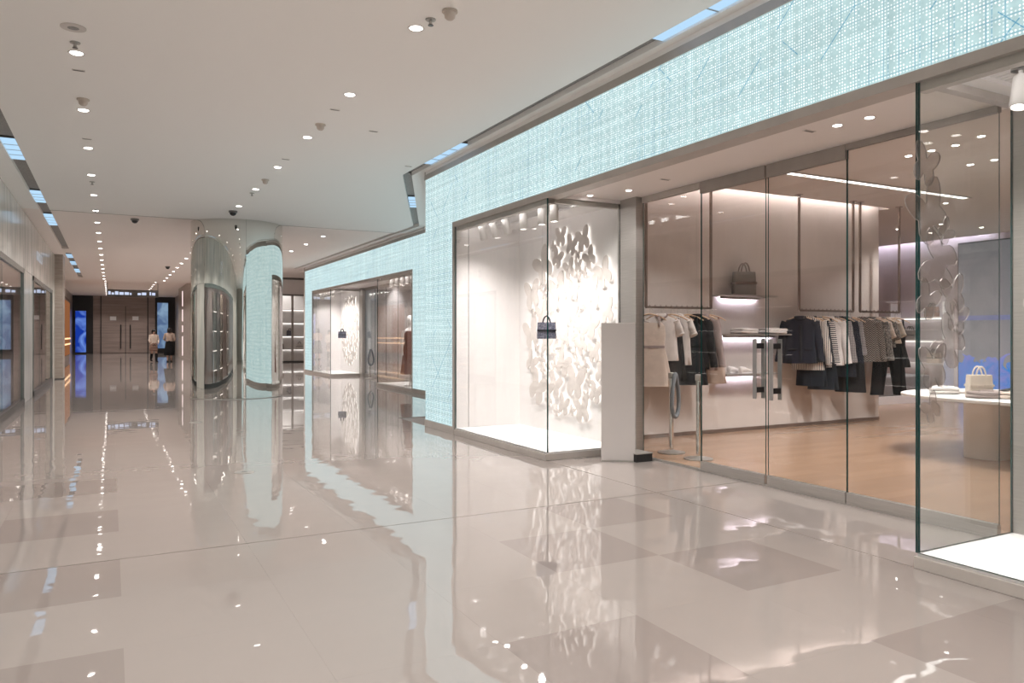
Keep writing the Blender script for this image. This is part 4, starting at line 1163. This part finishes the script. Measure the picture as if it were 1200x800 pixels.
# ------------------------------------------------------------------ mirrored column
CX, CY, CR = 2.55, 18.12, 0.986
t = thing('mirrored_column', 'big round column clad in mirror-polished steel in the corridor', 'column', (CX, CY, 0))
MB().lathe([(CR-0.03, 0), (CR-0.03, H+0.01)], 64).obj('core', 'steel_dark', t, 40)
MB().lathe([(CR+0.002, 0), (CR+0.002, 0.012), (CR, 0.014)], 96).obj('base_ring', 'steel', t, 40)
seam0 = math.atan2(-CY, -CX)+0.18
for k in range(4):
    a0 = seam0+k*PI/2+0.0015; a1 = seam0+(k+1)*PI/2-0.0015; nn = 40
    inner = [(CR-0.02)*1.0]*1
    b = MB(); vs = []; fs = []
    for i in range(nn+1):
        a = a0+(a1-a0)*i/nn
        for r in (CR, CR-0.02):
            for z in (0.014, H+0.012): vs.append((r*math.cos(a), r*math.sin(a), z))
    for i in range(nn):
        p = 4*i; q = p+4
        fs += [(p, q, q+1, p+1), (p+2, p+3, q+3, q+2), (p+1, q+1, q+3, p+3), (p, p+2, q+2, q)]
    fs += [(0, 1, 3, 2), (4*nn, 4*nn+2, 4*nn+3, 4*nn+1)]
    b.add(vs, fs).obj('mirror_panel', 'mirror', t, 40)

# ------------------------------------------------------------------ left wall
wleft = struct(MB().box(XL-0.4, XL-0.02, -9, 28.6, 2.72, H+0.1).obj('wall_left', 'brown_room'))
for bx in [(XL-0.4, XL-0.02, -9, 5.5, 0, 2.72), (XL-0.4, XL-0.02, 17.9, 20.0, 0, 2.72), (XL-0.4, XL-0.02, 26.2, 28.6, 0, 2.72),
           (-3.9, -3.8, 5.4, 26.4, 0, 2.95), (-3.8, XL-0.4, 5.4, 5.5, 0, 2.95), (-3.8, XL-0.4, 18.4, 18.5, 0, 2.95), (-3.8, XL-0.4, 26.2, 26.4, 0, 2.95)]:
    struct(MB().box(*bx).obj('wall_left', 'left_room'))
struct(MB().box(-3.9, XL-0.4, 5.4, 26.4, 2.95, 3.05).obj('ceiling', 'left_room'))
def stone(y0, y1, z0, z1):
    MB().box(XL-0.02, XL, y0+0.004, y1-0.004, z0+0.003, z1-0.003).obj('stone_panel', 'left_stone', wleft)
yy = [-9, -6, -3, 0, 2.75, 5.5, 7.6, 9.7, 11.8, 13.9, 15.9, 17.9, 20.0, 22.0, 24.1, 26.2, 27.5]
for a, b in zip(yy[:-1], yy[1:]):
    stone(a, b, 2.72, H)
for a, b in [(-9, -6), (-6, -3), (-3, 0), (0, 2.75), (2.75, 5.5), (17.9, 20.0), (26.2, 27.5)]:
    stone(a, b, 0.0, 2.72)
def left_window(n, y0, y1, mull):
    wn = struct(empty(f'window_{n}'))
    f = MB()
    f.box(XL-0.06, XL+0.02, y0, y0+0.07, 0, 2.72); f.box(XL-0.06, XL+0.02, y1-0.07, y1, 0, 2.72)
    f.box(XL-0.06, XL+0.02, y0, y1, 2.62, 2.72)
    f.obj('window_frame', 'left_frame', wn)
    MB().box(XL-0.08, XL+0.03, y0, y1, 0, 0.13).obj('window_sill', 'dark_plinth', wn)
    ed = [y0+0.07]+mull+[y1-0.07]
    for a, b in zip(ed[:-1], ed[1:]):
        glass_pane('pane', wn, XL-0.02, XL-0.008, a+0.004, b-0.004, 0.13, 2.62, 'glass_dark')
left_window(5, 5.5, 17.9, [8.5, 11.6, 14.7])
left_window(6, 20.0, 26.2, [22.1, 24.2])
t = thing('glowing_glass_edge', 'tall glowing panel standing in for a greenish glass edge in the second left shopfront', 'light', (XL-0.25, 21.6, 0.0))
MB().box(-0.12, 0.1, -0.10, 0.10, 0.13, 2.6).obj('diffuser', 'pale_green_edge', t)  # glow in the colour stands in for a greenish glass edge
MB().box(-0.14, 0.12, -0.12, 0.12, 0.0, 0.13).box(-0.14, 0.12, -0.12, 0.12, 2.6, 2.66).obj('cap', 'left_frame', t)
def wall_unit(x, y, label, strip, goods):
    t = thing('shelf_unit', label, 'shelf', (x, y, 0))
    for dy in (-0.58, 0.58): MB().box(-0.3, 0, dy-0.02, dy+0.02, 0, 2.6).obj('side', 'brown_room', t)
    MB().box(-0.33, -0.3, -0.6, 0.6, 0, 2.6).obj('back_panel', 'pilaster', t)
    for z in (0.4, 0.95, 1.5, 2.05):
        s_ = MB().box(-0.3, 0, -0.56, 0.56, z, z+0.03).obj('shelf', 'pilaster', t)
        MB().box(-0.05, -0.02, -0.54, 0.54, z-0.015, z).obj('light_strip', strip, s_)
wall_unit(XL-0.45, 23.1, 'warm lit shelf unit inside the second left shopfront', 'amber_hot', 0)
for y, l in [(9.2, 'lit shelf unit inside the first left shopfront, front one'), (12.6, 'lit shelf unit inside the first left shopfront, middle one'), (15.0, 'lit shelf unit inside the first left shopfront, rear one')]:
    wall_unit(XL-1.3, y, l, 'lens_white', 0)
t = thing('light_tube', 'thin pale vertical light inside the first left shopfront', 'light', (XL-0.9, 15.6, 0.0))
MB().tube([(0, 0, 0.06), (0, 0, 2.4)], 0.02, 10).obj('tube', 'sign_light', t)
MB().lathe([(0.1, 0), (0.1, 0.03), (0.02, 0.06)], 16).obj('foot', 'steel_dark', t)
for i, (y, l) in enumerate([(8, 'long ceiling light added to brighten the first left shopfront, its front bay'), (12, 'long ceiling light added to brighten the first left shopfront, its middle bay'), (16, 'long ceiling light added to brighten the first left shopfront, its rear bay'), (22.5, 'long ceiling light added to brighten the second left shopfront')]):
    t = thing('added_ceiling_light', l, 'light', (-2.9, y, 2.95), group='added ceiling lights of the left shops')
    MB().box(-0.12, 0.12, -0.9, 0.9, -0.03, 0).obj('diffuser', 'left_fill', t)  # unseen glowing panels added to brighten the left shop interiors
    MB().box(-0.14, -0.12, -0.92, 0.92, -0.04, 0).box(0.12, 0.14, -0.92, 0.92, -0.04, 0).obj('frame', 'steel_dark', t)
# raised lettering above the left shops (seen mirrored in the glass and in the column)
def lettering(txt, y, z, size, pitch, label):
    t = thing('wall_sign', label, 'sign', (XL, y, z))
    for i, chx in enumerate(txt):
        cu = bpy.data.curves.new('letter', 'FONT'); cu.body = chx; cu.size = size; cu.extrude = 0.004; cu.align_x = 'CENTER'
        o = bpy.data.objects.new('letter', cu); COL.objects.link(o)
        bpy.context.view_layer.update()
        me = bpy.data.meshes.new_from_object(o.evaluated_get(bpy.context.evaluated_depsgraph_get()))
        bpy.data.objects.remove(o); me.name = 'letter'
        me.materials.clear(); me.materials.append(M['sign_light'])
        q = bpy.data.objects.new('letter', me); COL.objects.link(q); q.parent = t
        q.matrix_basis = Matrix.Translation((0.006, i*pitch, 0)) @ Matrix.Rotation(PI/2, 4, 'Z') @ Matrix.Rotation(PI/2, 4, 'X')
    return t
lettering('GUCCI', 21.1, 3.17, 0.32, 0.36, 'white lit raised lettering above the second left shopfront')
lettering('IO', 13.5, 3.05, 0.55, 0.42, 'white lit two-sign lettering above the first left shopfront, mirrored in the column')

struct(MB().box(XL-0.05, -1.33, 27.5, 28.6, 0, H+0.1).obj('trim_8', 'pilaster'))
struct(MB().box(XL-0.06, -1.32, 27.49, 28.61, 0, 0.03).obj('trim_9', 'dark_plinth'))
for bx in [(-2.3, -2.1, 28.6, 41, 0, 4.3), (-2.7, -2.5, 41, 63.9, 0, 4.4)]: struct(MB().box(*bx).obj('wall_left', 'pilaster'))
t = thing('amber_display', 'amber backlit wall display beyond the left pilaster', 'display', (-2.45, 45.7, 0.0))
MB().box(-0.01, 0.35, -4.5, 4.5, 0.0, 3.4).obj('cabinet', 'brown_room', t)
me = MB().box(0, 0.02, -0.65, 0.65, 0, 2.9).mesh('backlit_panel', 'amber')
for k in range(6):
    o = bpy.data.objects.new('backlit_panel', me); COL.objects.link(o); o.parent = t; o.location = (0.36, -3.6+k*1.44, 0.3)
me = MB().box(0, 0.03, -4.3, 4.3, 0, 0.08).mesh('light_bar', 'amber_hot')
for z in (0.85, 1.15):
    o = bpy.data.objects.new('light_bar', me); COL.objects.link(o); o.parent = t; o.location = (0.385, 0, z)

# ------------------------------------------------------------------ far end of the corridor
YE = 64.0
we = struct(MB().box(-3.2, 10.5, YE+0.02, YE+0.5, 0, 4.42).obj('wall_end', 'end_stone'))
for (x0, x1) in [(-1.17, -0.68), (2.52, 3.0)]:
    for k in range(4):
        MB().box(x0+0.01, x1-0.01, YE-0.02, YE+0.02, k*1.08+0.01, (k+1)*1.08-0.01).obj('stone_panel', 'end_stone', we)
MB().box(-0.68, 2.52, YE-0.02, YE+0.02, 3.55, 4.3).obj('stone_panel', 'end_stone', we)
for i, (x0, x1, hx) in enumerate([(-0.62, 0.96, 0.66), (1.0, 2.46, 1.3)]):
    d = struct(empty(f'door_{9+i}'))
    for k in range(4):
        MB().box(x0, x1, YE-0.05, YE+0.02, 0.03+k*0.88, 0.03+(k+1)*0.88-0.012).obj('door_panel', 'end_stone', d)
    hb = MB().tube([(hx, YE-0.12, 0.35), (hx, YE-0.12, 2.15)], 0.035, 8).obj('handle', 'black', d)
    MB().box(hx-0.02, hx+0.02, YE-0.12, YE-0.05, 0.5, 0.56).box(hx-0.02, hx+0.02, YE-0.12, YE-0.05, 1.94, 2.0).obj('bracket', 'black', hb)
struct(MB().box(-0.69, -0.62, YE-0.06, YE+0.02, 0, 4.3).box(2.46, 2.53, YE-0.06, YE+0.02, 0, 4.3).box(0.96, 1.0, YE-0.03, YE+0.02, 0, 3.55).obj('trim_10', 'black'))
for i, (x, z, l) in enumerate([(0.15, 2.62, 'small white notice on the left far door'), (1.65, 2.64, 'small white notice on the right far door')]):
    t = thing('notice', l, 'sign', (x, YE-0.056, z))
    MB().box(-0.2, 0.2, -0.006, 0.006, -0.14, 0.14).obj('sheet', 'paper', t)
    MB().box(-0.22, 0.22, 0.002, 0.007, -0.16, 0.16).obj('holder', 'steel', t)
def end_screen(x0, x1, fx0, fx1, z0, z1, fz, m, label):
    t = thing('wall_screen', label, 'screen', ((x0+x1)/2, YE-0.1, 0))
    c = (x0+x1)/2
    MB().box(fx0-c, fx1-c, 0, 0.12, 0, fz).obj('frame', 'black', t)
    MB().box(x0-c, x1-c, -0.03, 0, z0, z1).obj('picture', m, t)
end_screen(-2.3, -1.62, -2.48, -1.17, 0.1, 3.15, 4.28, 'screen_blue', 'glowing blue screen in a black surround, left of the far doors')
end_screen(3.15, 3.9, 3.0, 4.4, 0.35, 3.85, 4.28, 'screen_pale', 'tall pale blue screen in a black surround behind the two people')
t = thing('hanging_sign', 'lit direction sign hanging from two rods before the far doors', 'sign', (0.95, 47.5, 3.72))
MB().box(-1.15, 1.45, -0.06, 0.06, -0.2, 0.2).obj('board', 'steel_dark', t)
xx = -1.08
for k in range(13):
    ww = random.choice([0.08, 0.12, 0.17, 0.22]); hh = random.choice([0.07, 0.09, 0.11])
    if xx+ww > 1.4: break
    if k not in (6, 9): MB().box(xx, xx+ww, -0.07, -0.06, -0.09, -0.09+hh*1.7).obj('lit_letter', 'far_sign', t)
    xx += ww+0.045
for x in (-1.12, 1.42):
    MB().tube([(x, 0, 0.2), (x, 0, 0.58)], 0.015, 6).obj('rod', 'black', t)
# right-hand side beyond the column
struct(MB().box(3.8, 4.1, 39.2, 52, 0, 4.3).box(4.4, 4.7, 52, 64, 0, 4.3).box(3.8, 4.7, 52, 52.3, 0, 4.3).obj('wall_right', 'pilaster'))
for i, (z0, z1) in enumerate([(0.15, 1.3), (1.55, 1.95), (2.2, 2.9), (3.1, 4.0)]):
    t = thing('strip_light', f'vertical pinkish strip light on the far right pilaster, {["lowest","second from the floor","third from the floor","topmost"][i]}', 'light', (3.8, 49.0, z0), group='strip lights on the far right pilaster')
    MB().box(-0.03, 0, -0.09, 0.09, 0, z1-z0).obj('diffuser', 'strip_pink', t)
    MB().box(-0.012, 0.0, -0.11, 0.11, -0.02, z1-z0+0.02).obj('backplate', 'steel', t)
wf = struct(MB().box(4.1, 10.5, 39.2, 39.5, 3.45, 4.3).box(4.1, 10.5, 41.2, 41.4, 0, 4.3).box(10.4, 10.6, 28.7, 65, 0, 4.3).obj('wall_far', 'white'))
struct(MB().box(4.1, 10.5, 39.15, 39.5, 4.2, 4.3).box(4.1, 10.5, 39.15, 39.3, 3.38, 3.45).obj('trim_11', 'steel_dark'))
wn = struct(empty('window_7'))
for a, b in [(5.2, 6.8), (6.8, 8.2), (8.2, 9.8)]:
    glass_pane('pane', wn, a+0.05, b-0.05, 39.3, 39.315, 0.06, 3.38)
    MB().box(a-0.05, a+0.05, 39.27, 39.35, 0, 3.38).obj('mullion', 'steel', wn)
MB().box(5.2, 9.8, 39.2, 39.4, 0, 0.06).obj('window_sill', 'dark_plinth', wn)
t = thing('display_shelf', 'pale lit display shelves in the shop right of the column', 'shelf', (8.3, 41.1, 0))
MB().box(-1.6, 1.6, -0.02, 0.05, 0.0, 3.3).obj('back_panel', 'white', t)
for z in (0.6, 1.3, 2.0, 2.7):
    s_ = MB().box(-1.6, 1.6, -0.4, 0, z, z+0.04).obj('shelf', 'white', t)
    MB().box(-1.55, 1.55, -0.07, -0.04, z-0.014, z).obj('light_strip', 'lens_white', s_)
for i, (x, z, m, l) in enumerate([(7.9, 0.64, 'rust', 'small red bag on a low shelf in the shop right of the column'), (8.4, 1.34, 'bag_dark', 'dark bag on a middle shelf in the shop right of the column'), (8.9, 0.64, 'white_cloth', 'white bag on a low shelf in the shop right of the column'), (7.8, 1.34, 'canvas', 'cream bag on a middle shelf in the shop right of the column')]):
    tote((x, 40.9, z), 0, 0.34, 0.28, 0.16, m, l)
lamp('SPOT', (8, 40.2, 4.2), 90, WARM, None, 0.05, 140, 0.5, (8, 40.3, 0))
struct(MB().box(6.45, 10.4, 28.7, 28.9, 0, 4.3).obj('wall_right', 'plaster'))
struct(MB().box(-3.2, 10.5, -9.1, -9, 0, 4.1).obj('wall_behind', 'pilaster'))
struct(MB().box(-3.2, -3.0, 40, 65, 0, 4.4).obj('wall_left', 'pilaster'))

# floor fittings
for (x, y, l) in [(1.2, 8.06, 'small round floor cover in the corridor below the column'), (1.19, 12.96, 'tiny round floor cover farther along the corridor')]:
    t = thing('floor_cover', l, 'floor cover', (x, y, 0))
    MB().lathe([(0.10, 0), (0.10, 0.003), (0.09, 0.005)], 28).obj('rim', 'steel', t, 40)
    MB().lathe([(0.088, 0.003), (0.001, 0.006)], 28, cap=False).obj('lid', 'steel_dark', t, 40)

# ------------------------------------------------------------------ people
def person(loc, rz, label, joints, clothes, hair_len):
    """joints: name -> position; a single skinned figure with five fingers on each hand"""
    t = thing('person', label, 'person', loc, (0, 0, rz))
    J = {k: Vector(v) for k, v in joints.items()}
    V = []; E = []; R = []
    idx = {}
    def vert(n, p, r, link=None, ry=None):
        idx[n] = len(V); V.append(tuple(p)); R.append((r, ry or r))
        if link: E.append((idx[link], idx[n]))
    vert('pelvis', J['pelvis'], 0.125, None, 0.10)
    vert('waist', J['waist'], 0.105, 'pelvis', 0.085)
    vert('chest', J['chest'], 0.125, 'waist', 0.095)
    vert('collar', J['collar'], 0.075, 'chest', 0.07)
    vert('neck', J['neck'], 0.046, 'collar')
    vert('jaw', J['head']+Vector((0, -0.015, -0.07)), 0.062, 'neck', 0.07)
    vert('head', J['head']+Vector((0, 0.01, 0.02)), 0.078, 'jaw', 0.09)
    vert('crown', J['head']+Vector((0, 0.012, 0.085)), 0.05, 'head', 0.06)
    for s in ('l', 'r'):
        vert('sh'+s, J['sh'+s], 0.052, 'collar'); vert('el'+s, J['el'+s], 0.037, 'sh'+s)
        vert('wr'+s, J['wr'+s], 0.025, 'el'+s)
        d = (J['wr'+s]-J['el'+s]).normalized()
        vert('pa'+s, J['wr'+s]+d*0.06, 0.026, 'wr'+s, 0.018)
        side = d.cross(Vector((1, 0, 0))).normalized()
        for q in range(4):
            o = side*(0.026-0.017*q)
            ln = (0.065, 0.075, 0.07, 0.055)[q]
            vert(f'f{q}a'+s, J['wr'+s]+d*0.09+o, 0.009, 'pa'+s)
            vert(f'f{q}b'+s, J['wr'+s]+d*(0.09+ln*0.6)+o+Vector((0, -0.012, 0)), 0.008, f'f{q}a'+s)
            vert(f'f{q}c'+s, J['wr'+s]+d*(0.09+ln*0.95)+o+Vector((0, -0.03, 0)), 0.007, f'f{q}b'+s)
        vert('tha'+s, J['wr'+s]+d*0.05+side*0.04, 0.010, 'pa'+s); vert('thb'+s, J['wr'+s]+d*0.09+side*0.05, 0.008, 'tha'+s)
        vert('hi'+s, J['hi'+s], 0.085, 'pelvis'); vert('kn'+s, J['kn'+s], 0.056, 'hi'+s)
        vert('ca'+s, J['kn'+s]*0.65+J['an'+s]*0.35+Vector((0, 0.015, 0)), 0.052, 'kn'+s)
        vert('an'+s, J['an'+s], 0.034, 'ca'+s); vert('to'+s, J['an'+s]+Vector((0, -0.15, -0.05)), 0.034, 'an'+s, 0.025)
    me = bpy.data.meshes.new('body'); me.from_pydata(V, E, []); me.materials.append(M['skin'])
    o = bpy.data.objects.new('body', me); COL.objects.link(o); o.parent = t
    sk = o.modifiers.new('skin', 'SKIN'); sk.use_smooth_shade = True
    for i, r in enumerate(R): me.skin_vertices[0].data[i].radius = r
    me.skin_vertices[0].data[0].use_root = True
    sb = o.modifiers.new('sub', 'SUBSURF'); sb.levels = 1; sb.render_levels = 2
    hd = J['head']
    f = MB().tube([hd+Vector((0, -0.085, 0.015)), hd+Vector((0, -0.108, -0.02)), hd+Vector((0, -0.088, -0.03))], [0.008, 0.014, 0.008], 8)
    for s in (-1, 1): f.tube([hd+Vector((s*0.078, 0.01, 0.02)), hd+Vector((s*0.088, 0.02, 0.0)), hd+Vector((s*0.078, 0.012, -0.03))], [0.01, 0.016, 0.008], 7)
    f.obj('nose_and_ears', 'skin', t, 60)
    f = MB()
    for s in (-1, 1): f.lathe([(0.001, 0.0), (0.011, 0.004), (0.011, 0.008), (0.001, 0.012)], 8, (hd.x+s*0.032, hd.y-0.083)); 
    for i in range(len(f.v)): f.v[i] = (f.v[i][0], f.v[i][1], f.v[i][2]+hd.z+0.005)
    f.obj('eye', 'black', t)
    MB().tube([hd+Vector((-0.024, -0.078, -0.066)), hd+Vector((0, -0.086, -0.068)), hd+Vector((0.024, -0.078, -0.066))], 0.006, 6).obj('mouth', 'rust', t, 60)
    h = MB()
    rr = []
    for z, w, d, yo in [(0.135, 0.03, 0.04, 0.02), (0.12, 0.08, 0.092, 0.01), (0.07, 0.105, 0.118, 0.01), (0.02, 0.108, 0.105, 0.035), (-0.05, 0.1, 0.075, 0.055), (-0.1-hair_len*0.4, 0.095, 0.055, 0.07), (-0.1-hair_len, 0.07, 0.035, 0.08)]:
        rr.append([(hd.x+w*math.cos(a), hd.y+yo+d*math.sin(a), hd.z+z) for a in [2*PI*i/18 for i in range(18)]])
    h.loft(rr).obj('hair', 'hair', t, 60)
    for nm, m_, rings in clothes:
        MB().loft([[(x+w*math.cos(a)*(1+am*math.sin(7*a)), y+d*math.sin(a)*(1+am*math.sin(7*a)), z) for a in [2*PI*i/28 for i in range(28)]] for x, y, z, w, d, am in rings]).obj(nm, m_, t, 60)
    return t, J
def sleeves(t, J, m_, upto=1.0):
    for s in ('l', 'r'):
        a, b, c = J['sh'+s], J['el'+s], J['wr'+s]
        pts = [a+(a-b)*0.05, a*0.5+b*0.5, b] + ([b*0.5+c*0.5, c*0.9+b*0.1] if upto > 0.6 else [])
        MB().tube(pts, [0.068, 0.06, 0.054, 0.05, 0.042][:len(pts)], 12).obj('sleeve', m_, t, 60)
j1 = dict(pelvis=(0, 0, 0.92), waist=(0, 0, 1.07), chest=(0, 0.0, 1.24), collar=(0, 0, 1.38), neck=(0, -0.01, 1.44), head=(0, -0.03, 1.54),
          shl=(0.165, 0, 1.36), shr=(-0.165, 0, 1.36), ell=(0.23, 0.02, 1.10), elr=(-0.22, -0.02, 1.10), wrl=(0.16, -0.17, 0.98), wrr=(-0.24, -0.20, 1.02),
          hil=(0.085, 0, 0.86), hir=(-0.085, 0, 0.86), knl=(0.085, -0.12, 0.48), knr=(-0.08, 0.02, 0.48), anl=(0.08, -0.18, 0.08), anr=(-0.07, 0.22, 0.12))
t, J = person((1.94, 42.7, 0), 0.25, 'walking person with long dark hair, cream top, tan skirt and dark boots', j1, [
    ('top', 'cream', [(0, 0, 0.90, 0.17, 0.13, 0.02), (0, 0, 1.05, 0.15, 0.12, 0.01), (0, 0, 1.22, 0.165, 0.125, 0), (0, 0, 1.36, 0.165, 0.10, 0), (0, 0, 1.41, 0.075, 0.07, 0)]),
    ('skirt', 'brown', [(0, 0, 0.98, 0.15, 0.125, 0), (0, 0, 0.85, 0.18, 0.15, 0.01), (0, 0, 0.60, 0.2, 0.19, 0.03), (0, 0, 0.58, 0.18, 0.17, 0.03)])], 0.28)
sleeves(t, J, 'cream')
for s in ('l', 'r'):
    k, a = J['kn'+s], J['an'+s]
    MB().tube([k*0.9+a*0.1, k*0.5+a*0.5, a, a+Vector((0, -0.07, -0.04)), a+Vector((0, -0.19, -0.05))], [0.066, 0.065, 0.05, 0.048, 0.03], 12).obj('boot', 'black_cloth', t, 60)
hb = tote((1.94+0.02, 42.7-0.25, 0.62), 0.25, 0.26, 0.2, 0.1, 'brown', 'brown handbag held by the walking person with long hair', strap='black_cloth')
j2 = dict(pelvis=(0, 0, 0.98), waist=(0, 0, 1.14), chest=(0, 0, 1.32), collar=(0, 0, 1.46), neck=(0, 0, 1.52), head=(0, -0.01, 1.62),
          shl=(0.175, 0, 1.44), shr=(-0.175, 0, 1.44), ell=(0.26, 0.02, 1.18), elr=(-0.25, 0.02, 1.18), wrl=(0.22, -0.18, 1.10), wrr=(-0.2, -0.18, 1.10),
          hil=(0.085, 0, 0.92), hir=(-0.085, 0, 0.92), knl=(0.085, -0.03, 0.50), knr=(-0.08, -0.06, 0.50), anl=(0.08, 0.08, 0.08), anr=(-0.07, -0.1, 0.08))
t, J = person((2.66, 42.5, 0), 2.9, 'person seen from behind in a beige top and long black skirt', j2, [
    ('top', 'beige', [(0, 0, 1.06, 0.17, 0.13, 0.02), (0, 0, 1.15, 0.16, 0.125, 0.01), (0, 0, 1.30, 0.175, 0.13, 0), (0, 0, 1.44, 0.175, 0.105, 0), (0, 0, 1.49, 0.075, 0.07, 0)]),
    ('skirt', 'black_cloth', [(0, 0, 1.10, 0.155, 0.125, 0), (0, 0, 0.95, 0.19, 0.155, 0.02), (0, 0, 0.65, 0.22, 0.2, 0.05), (0, 0, 0.36, 0.25, 0.23, 0.07), (0, 0, 0.34, 0.22, 0.2, 0.07)])], 0.02)
sleeves(t, J, 'beige')
for s in ('l', 'r'):
    a = J['an'+s]
    MB().tube([a+Vector((0, 0.04, -0.045)), a+Vector((0, -0.06, -0.045)), a+Vector((0, -0.18, -0.055))], [0.036, 0.04, 0.028], 10).obj('shoe', 'black_cloth', t, 60)
